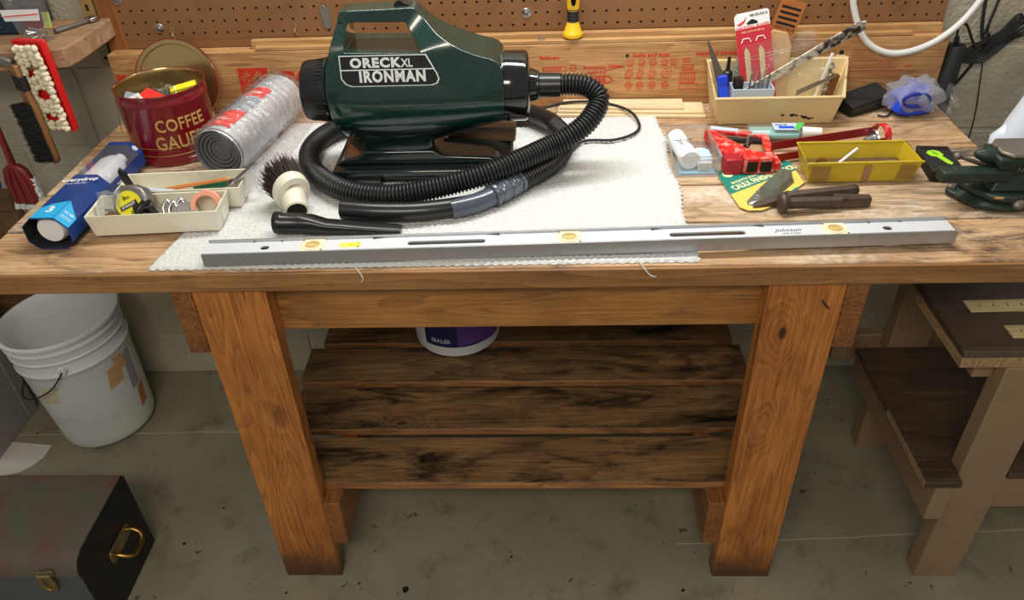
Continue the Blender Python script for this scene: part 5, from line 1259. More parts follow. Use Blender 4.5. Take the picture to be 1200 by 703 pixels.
# ---- black key box
kb = thing('key_case', 'flat black case with lime green key print right of the yellow bin', 'case', (.75, .31, H + .001), R(-6))
part('case', prism([(-.030, -.048), (.028, -.048), (.028, .058), (-.030, .058)], .0, .022, None), BLACKM, kb, local=True, bevel=.002)
part('raised_edge', prism([(-.026, .044), (.024, .044), (.024, .050), (-.026, .050)], .022, .0232, None), BLACKP, kb, local=True)
KT = Matrix.Translation((-.002, .010, .0222)) @ Matrix.Rotation(R(-68), 4, 'Z')
part('key_print', prism([(-.026, -.006), (-.020, -.013), (-.006, -.013), (.0, -.005), (.030, -.005), (.036, 0), (.030, .006), (.0, .006), (-.004, .012), (-.018, .013), (-.026, .007)], 0, .0006, KT), LIME, kb, local=True, smooth=0)
text('KEY', .009, KT @ Matrix.Translation((-.013, 0, .0007)), BLACKM, kb, 'lettering', .01, .0001, local=True)
part('round_print', prism(ringpoly(.0045, .0045, 18, .018, -.034), .0222, .0226, None), LBLUE, kb, local=True, smooth=0)

# ---- bench vise
vi = thing('bench_vise', 'dark green cast iron bench vise with anvil horn at the right end of the bench', 'vise', (.80, .20, H + .001))
VB = Matrix.Translation((.800, .200, H + .001))
part('base', lathe([(0, 0), (.060, 0), (.066, .004), (.066, .010), (.056, .016), (.050, .018), (0, .018)], VB @ Matrix.Diagonal((1.05, .86, 1, 1)), 44), VISE, vi)
part('mounting_ear', prism([(-.074, .004), (-.078, .014), (-.074, .026), (-.062, .030), (-.040, .026), (-.030, .0), (-.036, -.040), (-.050, -.030), (-.062, -.008)], 0, .011, VB), VISE, vi, bevel=.003)
part('ear_bolt', lathe([(0, .020), (.006, .019), (.0085, .016), (.0085, .011), (.006, .010)], Matrix.Translation((.734, .220, H)), 8), VISETOP, vi)
part('swivel_plate', prism([(-.062, .010), (-.054, .038), (-.03, .052), (.03, .052), (.06, .03), (.062, -.01), (.04, -.046), (.0, -.056), (-.032, -.046), (-.050, -.022)], .018, .030, VB), VISE, vi, bevel=.003)
part('swivel_lock', lathe([(0, 0), (.010, 0), (.010, .006), (.006, .010), (0, .011)], VB @ Matrix.Translation((.012, -.052, .014)) @ Matrix.Rotation(R(25), 4, 'X'), 16), VISETOP, vi)
part('paint_chip', obox((.776, .1465, H + .030), (.014, .001, .004), (14, 0, -8)), CARDB, vi)
bm = BM()
S1 = [(-.032, -.036), (.070, -.036), (.070, .040), (-.032, .040)]; S2 = [(-.018, -.024), (.070, -.024), (.070, .030), (-.018, .030)]; S3 = [(-.030, -.030), (.070, -.030), (.070, .034), (-.030, .034)]
rows = [[bm.verts.new(VB @ Vector((x, y, z))) for x, y in S] for S, z in ((S1, .030), (S2, .048), (S2, .062), (S3, .078), (S3, .090))]
for a, b in zip(rows, rows[1:]):
    for i in range(4): bm.faces.new((a[i], a[(i + 1) % 4], b[(i + 1) % 4], b[i]))
bm.faces.new(rows[0][::-1]); bm.faces.new(rows[-1])
part('body_casting', bm, VISE, vi, bevel=.004)
part('slide_bar', box(.684, .800, .170, .198, H + .046, H + .067), VISE, vi, bevel=.003)
part('anvil', prism([(-.012, -.032), (.070, -.032), (.070, .036), (-.012, .036), (-.024, .020), (-.024, -.016)], .0905, .098, VB), VISETOP, vi, bevel=.003)
hn = VB @ Vector((-.016, .002, .084))
part('horn', tube([VB @ Vector((.0, .002, .080)), VB @ Vector((-.020, .002, .081)), VB @ Vector((-.040, .002, .083)), VB @ Vector((-.054, .002, .0855)), VB @ Vector((-.058, .002, .087))], lambda i, t: (.017, .0165, .0130, .0070, .0025)[i], 22), VISE, vi, smooth=60)
part('handle_bar', cyl((.738, .238, H + .064), (.785, .228, H + .050), .0036, .0042, seg=12), VISETOP, vi)
part('handle_ball', lathe([(0, -.0072), (.0055, -.005), (.0078, 0), (.0055, .005), (0, .0072)], Matrix.Translation((.736, .2385, H + .0645)), 16), VISETOP, vi, smooth=80)
text('No. 3', .014, facing((.820, .1695, H + .070), (1, 0, 0), (0, -.37, 1)), mat('worn_grey_lettering', rgb(84, 92, 84), .6), vi, 'raised_lettering', .02, .0012)

# ---- power adapter, bubble wrapped blue thing, black cylinder with cables
pa = thing('power_adapter', 'black rectangular power adapter leaning between the tan bin and the bubble bag', 'adapter', (.69, .60, H + .001))
PM = Matrix.Translation((.700, .600, H + .021)) @ Euler((R(14), R(-6), R(24))).to_matrix().to_4x4()
bm = BM(); hexa(bm, [PM @ Vector(p) for p in ((-.052, -.026, -.016), (.052, -.026, -.016), (.052, .026, -.016), (-.052, .026, -.016), (-.052, -.026, .016), (.052, -.026, .016), (.052, .026, .016), (-.052, .026, .016))])
part('case', bm, BLACKM, pa, bevel=.003)
part('side_seam', box(-.051, .051, -.0268, -.0262, .005, .0058, None), GREYSTL, pa, local=True)
bpy.data.objects[pa.children[-1].name].data.transform(mk((.69, .60, H + .001)).inverted() @ PM)
part('cable', tube(spline([(.748, .612, H + .012), (.762, .606, H + .030), (.764, .590, H + .022), (.752, .566, H + .006), (.735, .552, H + .004), (.722, .560, H + .004)], 7), .0020, 8), BLACKM, pa)
part('rating_label', obox((.712, .556, H + .006), (.006, .002, .008), (0, 0, 24)), CREAM, pa)
bw = thing('bubble_bag', 'blue plastic part sealed in clear bubble wrap near the right end of the back board', 'bag', (.80, .58, H + .001))
BLc = Vector((.790, .578, H + .034))
bm = BM()
obox((.785, .575, H + .034), (.070, .050, .040), (10, -14, 18), bm); obox((.806, .590, H + .040), (.050, .040, .046), (-12, 10, -25), bm); obox((.768, .566, H + .022), (.040, .050, .028), (0, 20, 10), bm); obox((.800, .560, H + .018), (.060, .030, .022), (5, 0, 12), bm)
part('blue_piece', bm, BLUEP, bw, bevel=.006)
bm = BM(); tube([Vector((.785 + .0 * t, .572, H + .040)) + Vector((.027 * math.cos(t * 2 * PI), -.034, .004 + .014 * math.sin(t * 2 * PI))) for t in [i / 20 for i in range(20)]], .004, 8, bm, closed=True)
part('blue_ring', bm, mat('dark_blue_plastic', rgb(18, 36, 140), .4), bw)
bm = lathe([(0, -1), (.5, -.87), (.87, -.5), (1, 0), (.87, .5), (.5, .87), (0, 1)], None, 28)
bmesh.ops.subdivide_edges(bm, edges=bm.edges[:], cuts=2, use_grid_fill=True)
for v_ in bm.verts:
    c_ = v_.co.copy(); f_ = 1 + .10 * math.sin(c_.x * 9 + c_.z * 5) + .07 * math.sin(c_.y * 11 - c_.x * 7)
    v_.co = Vector((.793 + c_.x * .060 * f_, .575 + c_.y * .042 * f_, H + .040 + c_.z * .040 * f_)); v_.co.z = max(v_.co.z, H + .0012); v_.co.y = min(v_.co.y, .648)
part('bubble_wrap', bm, BUBBLE, bw, smooth=60)
bm = BM(); rr = []
for j in range(9):
    rr.append([bm.verts.new((.838 + .052 * i / 8, .560 + .012 * math.sin(i + j) + .004 * j, max(H + .002, H + .004 + (.030 + .022 * i / 8) * j / 8 - .010 * (i / 8) * (1 - j / 8) + .004 * math.sin(i * 2 + j)))) for i in range(9)])
for j in range(8):
    for i in range(8): bm.faces.new((rr[j][i], rr[j][i + 1], rr[j + 1][i + 1], rr[j + 1][i]))
part('loose_end', bm, FILM, bw, smooth=60)
bt_ = thing('black_canister', 'black cylindrical power supply standing against the right end of the back board', 'canister', (.892, .655, H))
tb, tt = Vector((.893, .655, .800)), Vector((.898, .662, .955))
part('body', tube([tb, tb.lerp(tt, .97), tt], lambda i, t: (.0215, .0215, .0195)[i], 28), BLACKM, bt_)
part('strain_relief', tube([tt, tt + Vector((-.004, 0, .018))], lambda i, t: .006 - .001 * i, 12), BLACKP, bt_)
part('lead', tube(spline([tt + Vector((-.004, 0, .015)), (.890, .66, .995), (.905, .66, .998), (.925, .66, .968), (.938, .662, .950)], 8), .0028, 8), BLACKM, bt_)
part('bracket', box(.862, .9145, .6745, .7035, .80, .815), DARKHOLE, bt_)
cbn = thing('cable_bundle', 'black cable tied in a flat coil hanging on the wall right of the pegboard', 'cable', (.97, .68, .93))
bm = BM()
for i in range(5):
    o_ = i * .0062
    P = spline([(.918 + o_ * .3, .676 - .003 * (i % 3), .932 - o_ * .6), (.945, .672 - .003 * (i % 2), .952 - o_ * .7), (.985, .670, .978 - o_), (1.010 + o_, .670, 1.012 - o_ * .6), (1.022 + o_ * 1.4, .672, 1.006 - o_ * 1.2), (1.005 + o_ * .6, .674, .972 - o_ * .5), (.968, .672 - .002 * i, .942 - o_), (.930, .672, .920 - o_ * .3)], 7, True)
    tube(P, .0026, 8, bm, closed=True)
part('coil', bm, BLACKM, cbn)
part('tie', tube([Vector((.963, .672, .957)) + Vector((.004 * math.cos(a), .012 * math.sin(a), .020 * math.cos(a + .6))) for a in [2 * PI * i / 16 for i in range(16)]], .0026, 8, closed=True), BLACKP, cbn)
part('hanging_strand', tube(spline([(.928, .678, 1.20), (.933, .678, 1.10), (.942, .678, 1.02), (.952, .675, .972), (.964, .672, .955)], 8), .0038, 8), BLACKM, cbn)
part('hanging_strand', tube(spline([(.975, .680, 1.20), (.968, .680, 1.06), (.962, .678, 1.00), (.956, .674, .965)], 8), .0028, 8), BLACKM, cbn)
part('hanging_strand', tube(spline([(.958, .672, .950), (.955, .676, .915), (.935, .680, .868), (.915, .684, .838), (.905, .690, .80), (.903, .694, .70)], 8), .0034, 8), BLACKM, cbn)
single('thin_cord', tube(spline([(.985, .694, 1.20), (.972, .694, 1.02), (.978, .695, .94), (.995, .696, .85), (1.010, .698, .76), (1.016, .698, .60)], 8), .0014, 6), BLACKM, 'thin black cord hanging straight down the block wall right of the bench', 'cord', (.99, .696, .8))
single('white_cable', tube(spline([(.640, .652, 1.11), (.655, .648, 1.045), (.685, .640, .985), (.725, .634, .956), (.775, .634, .950), (.835, .640, .968), (.885, .648, 1.006), (.920, .655, 1.06), (.945, .66, 1.12)], 10), .0068, 12), WHITECABLE, 'thick white cable looping in front of the pegboard at upper right', 'cable', (.77, .64, .95))
single('wire_loop', tube(spline([(.742, .684, 1.075), (.746, .683, 1.055), (.757, .682, 1.048), (.768, .683, 1.056), (.772, .684, 1.075)], 7), .0018, 8), GREYSTL, 'small grey wire loop at the top of the pegboard above the white cable', 'wire', (.757, .683, 1.05))

# ================================================================== WALL SHELF AT UPPER LEFT
wsf = thing('wall_shelf', 'rough wooden shelf plank on a metal bracket at the upper left of the wall', 'shelf', (-1.25, .60, 1.01))
sp = [(-1.60, .475), (-1.02, .478), (-.957, .492), (-.950, .52), (-.948, .6945), (-1.60, .6945)]
part('plank', prism(sp, 1.0095, 1.050), W_WALLSHELF, wsf, bevel=.004)
part('bracket', box(-1.000, -.978, .6895, .6985, .945, 1.009), OLDBRASS, wsf, bevel=.001)
part('bracket_arm', box(-1.000, -.978, .52, .690, 1.0045, 1.0092), OLDBRASS, wsf, bevel=.001)
part('bracket_screw', cyl((-.989, .6885, .962), (-.989, .6900, .962), .004, seg=12), DARKHOLE, wsf)
single('plywood_panel', box(-.972, -.930, .689, .7025, .955, 1.25), W_PLY, 'narrow orange plywood panel on the wall left of the pegboard', 'panel', (-.95, .695, .955), bevel=.001)
bp_ = thing('slotted_upright', 'yellowish slotted metal upright on the wall above the shelf bracket', 'upright', (-.990, .695, 1.051))
part('channel', box(-1.004, -.978, .688, .7025, 1.0515, 1.25), mat('yellowed_metal', rgb(176, 146, 92), .45, metal=.4), bp_, bevel=.001)
for z in (1.075, 1.10, 1.125): part('slot', box(-.994, -.988, .6873, .6885, z - .008, z + .006), DARKHOLE, bp_, smooth=0)
og = thing('parts_organizer', 'dark grey and blue small drawer cabinet at the left end of the shelf', 'drawer cabinet', (-1.25, .62, 1.0505))
DG = mat('dark_grey_plastic', rgb(52, 54, 58), .4); NB = mat('petrol_blue_plastic', rgb(20, 50, 74), .35)
part('housing', box(-1.50, -1.075, .585, .688, 1.0510, 1.0525), DG, og)
part('housing', box(-1.50, -1.075, .680, .688, 1.0525, 1.25), DG, og)
for x in (-1.50, -1.3625, -1.220, -1.0785): part('divider', box(x, x + .0035, .582, .680, 1.0525, 1.25), DG, og)
for j in range(4):
    part('divider', box(-1.50, -1.075, .582, .680, 1.0885 + .040 * j, 1.0905 + .040 * j), GREYSTL, og)
    for i in range(3):
        x0 = -1.496 + .1415 * i
        dw = part('drawer', box(x0, x0 + .1345, .586, .676, 1.0530 + .040 * j, 1.0875 + .040 * j), NB if j == 0 else DG, og, bevel=.002)
        part('drawer_pull', box(x0 + .045, x0 + .09, .580, .586, 1.064 + .040 * j, 1.070 + .040 * j), DG, dw, bevel=.001)
# bag of screws
bs = thing('screw_bag', 'clear tapered plastic bag of screws standing on the shelf edge', 'bag', (-1.030, .545, 1.0505))
def bagring(z, t): 
    hx, hy = .030 + .022 * t, .022 - .006 * t; cx = -1.033 - .008 * t
    return [(cx + hx * math.copysign(abs(math.cos(a)) ** .6, math.cos(a)) + .0012 * math.sin(a * 7 + t * 9), .548 + hy * math.copysign(abs(math.sin(a)) ** .8, math.sin(a)), z) for a in [2 * PI * i / 28 for i in range(28)]]
bm = BM(); rows = [[bm.verts.new(p) for p in bagring(1.0515 + .150 * t, t)] for t in (0, .1, .25, .4, .55, .7, .85, 1)]
for a, b in zip(rows, rows[1:]):
    for i in range(28): bm.faces.new((a[i], a[(i + 1) % 28], b[(i + 1) % 28], b[i]))
bm.faces.new(rows[0][::-1]); part('film', bm, FILM, bs, smooth=60)
part('printed_header', prism([(-.036, 0), (.036, 0), (.040, .022), (-.040, .022)], 0, .0005, facing((-1.037, .5235, 1.096), (1, 0, 0), (0, .04, 1))), WHITEP, bs, smooth=0)
part('red_stripe', prism([(-.036, 0), (.036, .004), (.036, .006), (-.036, .002)], 0, .0005, facing((-1.037, .5230, 1.104), (1, 0, 0), (0, .04, 1))), LABELR, bs, smooth=0)
part('plum_insert', prism([(-.020, 0), (.014, .002), (.016, .020), (-.022, .022)], -.002, .002, facing((-1.030, .545, 1.074), (1, 0, 0), (0, .2, 1))), mat('plum_card', rgb(120, 40, 62), .5), bs, smooth=0)
part('green_insert', prism([(0, 0), (.014, 0), (.014, .03), (0, .03)], -.002, .002, facing((-1.012, .548, 1.074), (1, 0, 0), (0, .2, 1))), mat('pale_lime_card', rgb(180, 196, 110), .5), bs, smooth=0)
for i in range(15):
    a = random.uniform(0, PI); x, y, z = -1.033 + random.uniform(-.014, .014), .546 + random.uniform(-.009, .009), 1.0550 + .0045 * (i // 3)
    d = Vector((math.cos(a), math.sin(a) * .35, random.uniform(-.2, .35))).normalized()
    bm = cyl(Vector((x, y, z)) - d * .010, Vector((x, y, z)) + d * .010, .0015, .0008, seg=8); cyl(Vector((x, y, z)) - d * .0115, Vector((x, y, z)) - d * .0098, .0035, seg=8, bm=bm)
    single('screw', bm, STEEL, 'bright steel screw lying among others in the clear bag on the shelf', 'screw', (x, y, z), group='screws in the clear bag on the shelf')
wr = thing('wrench', 'dark adjustable wrench lying at the back of the shelf beside the slotted upright', 'wrench', (-.985, .635, 1.051))
WM = Matrix.Translation((-.995, .630, 1.053)) @ Matrix.Rotation(R(62), 4, 'Z')
part('handle', prism([(-.050, -.006), (.030, -.005), (.030, .005), (-.050, .006)], 0, .006, WM), GREYSTL, wr, bevel=.001)
part('jaw', prism([(.028, -.012), (.044, -.014), (.056, -.008), (.044, -.004), (.044, .004), (.054, .010), (.042, .014), (.028, .010)], 0, .008, WM), STEEL, wr, bevel=.001)

# chenille wash pad
rp = thing('scrub_pad', 'bright red rectangular pad with cream looped yarn hanging from the shelf edge', 'scrubber', (-1.012, .470, .885))
PMx = facing((-1.013, .478, .978), (1, -.18, 0), (.02, 0, 1))
bm = BM(); pts = []
for x, y in ((-.034, -.095), (.034, -.095), (.034, .095), (-.034, .095)): pts.append((x, y))
part('red_backing', prism(pts, -.012, 0, PMx), REDP, rp, bevel=.005)
part('red_rim', tube([PMx @ Vector((x, y, .002)) for x, y in spline([(-.032, -.093, 0), (.032, -.093, 0), (.032, .093, 0), (-.032, .093, 0)], 1) and [(-.032, -.093), (.0, -.094), (.032, -.093), (.033, -.05), (.032, 0), (.033, .05), (.032, .093), (0, .094), (-.032, .093), (-.033, 0)]], .004, 8, closed=True), REDP, rp)
bm = BM()
def blob(p, r, bm):
    M = Matrix.Translation(p) @ Euler((random.random() * 3, random.random() * 3, 0)).to_matrix().to_4x4() @ Matrix.Diagonal((1, .8, 1.15, 1))
    lathe([(0, -r), (r * .7, -r * .7), (r, 0), (r * .7, r * .7), (0, r)], M, 8, bm)
for j in range(18):
    y = .080 - .0098 * j
    for i, x in enumerate((-.024, -.010, .006, .020)):
        hole = i in (1, 2) and j in (4, 5, 9, 10, 14, 15) and not (i == 2 and j in (5, 14))
        if hole: continue
        for q in range(2): blob(PMx @ Vector((x + random.uniform(-.003, .003), y + random.uniform(-.003, .003), .009 + random.uniform(0, .004))), .0072, bm)
part('yarn_loops', bm, YARN, rp, kind='stuff', smooth=60)
hk = thing('hanging_clip', 'dark metal spring clip with brass hook under the left end of the shelf', 'clip', (-1.075, .474, 1.0))
part('clip_body', obox((-1.070, .468, 1.034), (.030, .012, .020), (0, 20, 0)), GREYSTL, hk, bevel=.004)
part('brass_hook', tube(spline([(-1.072, .462, 1.024), (-1.058, .460, 1.020), (-1.050, .460, 1.004), (-1.052, .460, .990)], 6), .002, 8), BRASS, hk)
# bench brush hanging
br = thing('bench_brush', 'wooden bench brush with black bristles hanging under the shelf', 'brush', (-1.055, .455, .81))
BX = facing((-1.052, .462, .920), (1, -.55, 0), (-.02, 0, 1))
part('handle', prism([(-.013, -.085), (-.006, -.103), (.006, -.108), (.016, -.100), (.019, -.085), (.019, .02), (.012, .060), (.010, .108), (-.006, .110), (-.010, .060), (-.013, .02)], -.009, .004, BX), wood('brush_handle_wood', rgb(150, 106, 64), rgb(108, 70, 38), 'Z', 4, knots=0, rough=.4, coat=.3), br, bevel=.003)
part('black_ferrule', prism([(-.013, .058), (.014, .056), (.014, .086), (-.012, .088)], -.010, .0055, BX), BLACKM, br, bevel=.001)
bm = BM()
for i in range(1100):
    p = BX @ Vector((random.uniform(-.013, .014), random.uniform(-.098, .030), .003)); q = BX @ Vector((0, 0, 0))
    n_ = (BX.to_3x3() @ Vector((-.75 + random.uniform(-.12, .12), random.uniform(-.15, .12), 1))).normalized()
    tube([p, p + n_ * random.uniform(.022, .029)], lambda i_, t: .0010 - .0004 * t, 3, bm, cap=False)
part('bristles', bm, BLACKBR, br, kind='stuff', smooth=0)
# grout scrub brush
gb = thing('scrub_brush', 'brick red plastic scrub brush with white bristles hanging at the far left', 'brush', (-1.14, .45, .71))
GX = facing((-1.137, .452, .765), (1, -.1, 0), (0, 0, 1))
part('head', prism([(-.032, -.044), (.030, -.044), (.034, .010), (.026, .040), (.012, .052), (-.012, .052), (-.026, .040), (-.034, .010)], -.010, .008, GX), SCRUBRED, gb, bevel=.005)
for x in (-.018, 0, .018): part('head_ridge', tube([GX @ Vector((x * 1.1, -.040, .008)), GX @ Vector((x, .010, .010)), GX @ Vector((x * .4, .046, .008))], .0028, 8), SCRUBRED, gb)
part('handle', tube(spline([(-1.137, .452, .812), (-1.136, .452, .850), (-1.138, .456, .905), (-1.142, .46, .965), (-1.143, .462, 1.005)], 8), lambda i, t: .0095 - .002 * math.sin(t * PI) + .002 * t, 14, flat=.7), SCRUBRED, gb)
bm = BM()
for i in range(260):
    x, y = random.choice(((random.uniform(-.033, .031), -.043), (.034, random.uniform(-.040, .020))))
    d = Vector((0, -1, .25)) if y == -.043 else Vector((1, 0, .3))
    p = Vector((x - (.004 if d.x else 0), y + (.004 if not d.x else 0), random.uniform(-.006, .006)))
    d += Vector((random.uniform(-.2, .2), random.uniform(-.2, .2), random.uniform(-.2, .2)))
    tube([GX @ p, GX @ (p + d.normalized() * (.016 if not abs(d.x) > .6 else .010))], .0010, 3, bm, cap=False)
part('white_bristles', bm, WHITEP, gb, kind='stuff', smooth=0)
part('hanging_loop', tube(spline([(-1.143, .462, 1.000), (-1.150, .462, 1.008), (-1.143, .464, 1.016), (-1.136, .462, 1.008)], 5, True), .0014, 6, closed=True), BLACKM, gb)
# blue cloth
bm = BM(); rows = []
for j in range(19):
    z = .760 + .225 * j / 18; wd_ = .050 * (1 - .75 * j / 18)
    rows.append([bm.verts.new((-1.235 + wd_ * (1 + .15 * math.sin(j * .9)) * math.cos(a), .448 + wd_ * .45 * math.sin(a) * (1 + .25 * math.sin(a * 5 + j * .4)), z)) for a in [2 * PI * i / 30 for i in range(30)]])
for a, b in zip(rows, rows[1:]):
    for i in range(30): bm.faces.new((a[i], a[(i + 1) % 30], b[(i + 1) % 30], b[i]))
bm.faces.new(rows[0][::-1]); bm.faces.new(rows[-1])
bcl = thing('blue_rag', 'crumpled blue rag with black band hanging at the very left edge', 'rag', (-1.235, .448, .76))
part('cloth', bm, BLUEC, bcl, smooth=70)
part('black_band', lathe([(.036, 0), (.040, .004), (.034, .022), (.028, .026)], Matrix.Translation((-1.235, .448, .872)) @ Matrix.Diagonal((1, .5, 1, 1)), 28), BLACKM, bcl)
part('hanger', cyl((-1.235, .448, .98), (-1.235, .470, 1.012), .002, seg=8), BLACKM, bcl)
wc = thing('wooden_crate', 'low dark brown wooden rack against the wall behind the white bucket', 'rack', (-1.6, .675, 0))
for z0 in (.06, .26, .46): part('rack_board', box(-1.95, -1.345, .657, .672, z0, z0 + .17), W_BLOCK, wc, bevel=.002)
for x in (-1.93, -1.385): part('rack_post', box(x, x + .035, .6725, .700, 0, .63), W_BLOCK, wc, bevel=.002)
# ================================================================== UNDER AND BESIDE THE BENCH
gc = thing('grey_cabinet', 'plain light grey cabinet side at the far left behind the bucket', 'cabinet', (-1.66, .45, 0))
part('side_panel', box(-1.90, -1.462, .340, .545, .0, .52), GREYPAN, gc, bevel=.003)
part('edge_strip', box(-1.4619, -1.4585, .505, .545, .0, .52), GREYPAN, gc, bevel=.001)
part('cabinet_top', box(-1.91, -1.450, .332, .549, .5205, .535), GREYPAN, gc, bevel=.002)
# bucket
bk = thing('plastic_bucket', 'scuffed white plastic bucket with wire handle and tape scraps on the floor', 'bucket', (-1.225, .505, .001))
KB = Matrix.Translation((-1.225, .505, .001)) @ Matrix.Rotation(R(-2.5), 4, 'Y')
def rb(z): return .120 + (.1405 - .120) * z / .36
prof = [(0, .004), (.113, .004), (.118, .006), (.1205, .012)] + [(rb(z), z) for z in (.03, .10, .20, .262)]
prof += [(.1365, .266), (.1400, .270), (.1405, .276), (.1375, .280), (.1375, .306), (.1405, .309), (.1410, .314), (.1380, .317), (.1385, .334), (.1430, .337), (.1435, .343), (.1400, .346), (.1405, .357), (.1470, .360), (.1480, .365), (.1470, .369), (.1395, .370), (.1380, .366), (rb(.34) - .004, .34), (rb(.1) - .003, .10), (.116, .012), (0, .011)]
part('shell', lathe(prof, KB, 64), BUCKETW, bk, smooth=40)
def bpatch(a0, a1, z0, z1, m_, name, off=.0007, jag=0.0, inside=False):
    bm = BM(); g = []
    for j in range(7):
        z = z0 + (z1 - z0) * j / 6
        r = rb(z) + off if not inside else rb(z) - .0045
        g.append([bm.verts.new(KB @ Vector((r * math.cos(R(a0 + (a1 - a0) * i / 12 + jag * j)), r * math.sin(R(a0 + (a1 - a0) * i / 12 + jag * j)), z + .006 * jag * i / 12))) for i in range(13)])
    for j in range(6):
        for i in range(12): bm.faces.new((g[j][i], g[j][i + 1], g[j + 1][i + 1], g[j + 1][i]))
    part(name, bm, m_, bk, smooth=60)
bpatch(-38, -18, .175, .235, CARDB, 'tape_scrap', jag=1.0); bpatch(-20, -6, .215, .258, CARDB, 'tape_scrap', jag=-.6)
bpatch(-10, 3, .060, .125, mat('orange_sticker_remnant', rgb(184, 120, 72), .6), 'sticker_remnant', jag=.8)
bpatch(-12, 2, .13, .245, DUST, 'worn_sticker', jag=.5)
bpatch(-112, -92, .175, .235, mat('beige_tape', rgb(206, 196, 166), .7), 'tape_scrap', jag=1.2)
bpatch(88, 118, .12, .19, mat('pale_grey_scuff', rgb(150, 152, 164), .6), 'inner_scuff', jag=1.5, inside=True)
bpatch(70, 92, .10, .155, mat('pale_grey_scuff_b', rgb(158, 160, 170), .6), 'inner_scuff', jag=-1.5, inside=True)
for a in (-70, 110):
    p = KB @ Vector((.1395 * math.cos(R(a)), .1395 * math.sin(R(a)), .290)); q = KB @ Vector((.146 * math.cos(R(a)), .146 * math.sin(R(a)), .290))
    part('handle_ear', cyl(p, q, .012, .009, seg=18), BUCKETW, bk)
E1 = KB @ Vector((.146 * math.cos(R(-70)), .146 * math.sin(R(-70)), .290)); 
bm = tube(spline([E1, KB @ Vector((.152 * math.cos(R(-85)), .152 * math.sin(R(-85)), .250)), KB @ Vector((.153 * math.cos(R(-110)), .153 * math.sin(R(-110)), .215)), KB @ Vector((.152 * math.cos(R(-140)), .152 * math.sin(R(-140)), .200)), KB @ Vector((.150 * math.cos(R(-200)), .150 * math.sin(R(-200)), .235)), KB @ Vector((.146 * math.cos(R(-250)), .146 * math.sin(R(-250)), .290))], 10), .0021, 8)
part('wire_handle', bm, BLACKM, bk)
# toolbox
tbx = thing('metal_toolbox', 'worn grey and rust metal toolbox with black end and brass handle, lower left corner', 'toolbox', (-1.22, -.02, 0))
cs = [(-.135, .0), (.095, .0), (.095, .232), (.087, .240), (-.105, .240), (-.126, .232), (-.137, .212), (-.137, .197)]
YZ = Matrix(((0, 0, 1, 0), (1, 0, 0, 0), (0, 1, 0, 0), (0, 0, 0, 1)))
part('lower_box', prism([(-.134, .0), (.093, .0), (.093, .192), (-.134, .192)], -1.50, -.9365, YZ), mat('slate_grey_paint', rgb(84, 88, 92), .45, metal=.2, var=.1, vs=8), tbx, bevel=.003)
ld = part('lid', prism([(.095, .1935), (.095, .232), (.087, .240), (-.100, .240), (-.124, .232), (-.1375, .212), (-.1375, .1935)], -1.505, -.9355, YZ), TOOLBOX, tbx, bevel=.002)
part('end_plate', prism([(-.134, .002), (.093, .002), (.094, .230), (.086, .238), (-.100, .238), (-.124, .230), (-.136, .210)], -.9354, -.9335, YZ), TOOLEND, tbx, bevel=.001)
hp_ = part('handle_plate', prism([(-.052, .122), (-.048, .112), (.030, .112), (.036, .122), (.036, .140), (.030, .148), (-.046, .148), (-.052, .140)], -.9334, -.9305, YZ), OLDBRASS, tbx, bevel=.001, label='tarnished brass handle plate')
part('handle_loop', tube(spline([(-.932, -.040, .134), (-.918, -.042, .134), (-.900, -.038, .126), (-.893, -.024, .118), (-.893, .006, .118), (-.900, .022, .126), (-.918, .026, .134), (-.932, .024, .134)], 8), .0048, 12), BRASS, hp_)
lt = part('latch', prism([(-.016, .020), (.018, .024), (.020, .010), (.010, .004), (.014, -.014), (.008, -.040), (-.006, -.040), (-.010, -.010), (-.014, .004)], 0, .004, facing((-1.000, -.1385, .196), (1, 0, 0), (0, 0, 1))), OLDBRASS, tbx, bevel=.001, label='tarnished brass draw latch')
part('latch_loop', tube(spline([(-1.010, -.144, .206), (-1.012, -.147, .180), (-1.000, -.147, .165), (-.988, -.147, .180), (-.990, -.144, .206)], 6), .0020, 8), BRASS, lt)
part('latch_roll', cyl((-1.014, -.145, .207), (-.985, -.145, .209), .0042, seg=12), OLDBRASS, lt)
# tub on the lower shelf
tu = thing('white_tub', 'round white plastic tub with navy and purple label on the lower shelf', 'tub', (-.222, .545, .2745))
UT = Matrix.Translation((-.222, .545, .2722))
part('body', lathe([(0, 0), (.100, 0), (.106, .003), (.108, .008), (.113, .19), (.116, .192), (.116, .20)], UT, 56), WHITEP, tu)
part('lid', lathe([(.1165, .186), (.1195, .187), (.1195, .208), (.115, .212), (0, .212)], UT, 56), WHITEP, tu)
def tpatch(a0, a1, z0, z1, m_, off, name='label'):
    bm = BM(); g = [[bm.verts.new(UT @ Vector(((.1085 + .028 * z / 1.0 + off) * math.cos(R(a0 + (a1 - a0) * i / 20)), (.1085 + .028 * z + off) * math.sin(R(a0 + (a1 - a0) * i / 20)), z + (.004 * math.sin(i * .3) if name == 'label_swash' else 0)))) for i in range(21)] for z in (z0, z0 + (z1 - z0) / 2, z1)]
    for j in range(2):
        for i in range(20): bm.faces.new((g[j][i], g[j][i + 1], g[j + 1][i + 1], g[j + 1][i]))
    part(name, bm, m_, tu, smooth=60)
tpatch(-130, -20, .034, .150, NAVYL, .0006); tpatch(-84, -20, .036, .150, PURPLE, .0011, 'label_swash')
text('SEALER', .016, None, LBLUE, tu, 'lettering', .02, .0003, 1, wrap(R(-120), .1115, .2745 + .050, -.222, .545), align='LEFT')

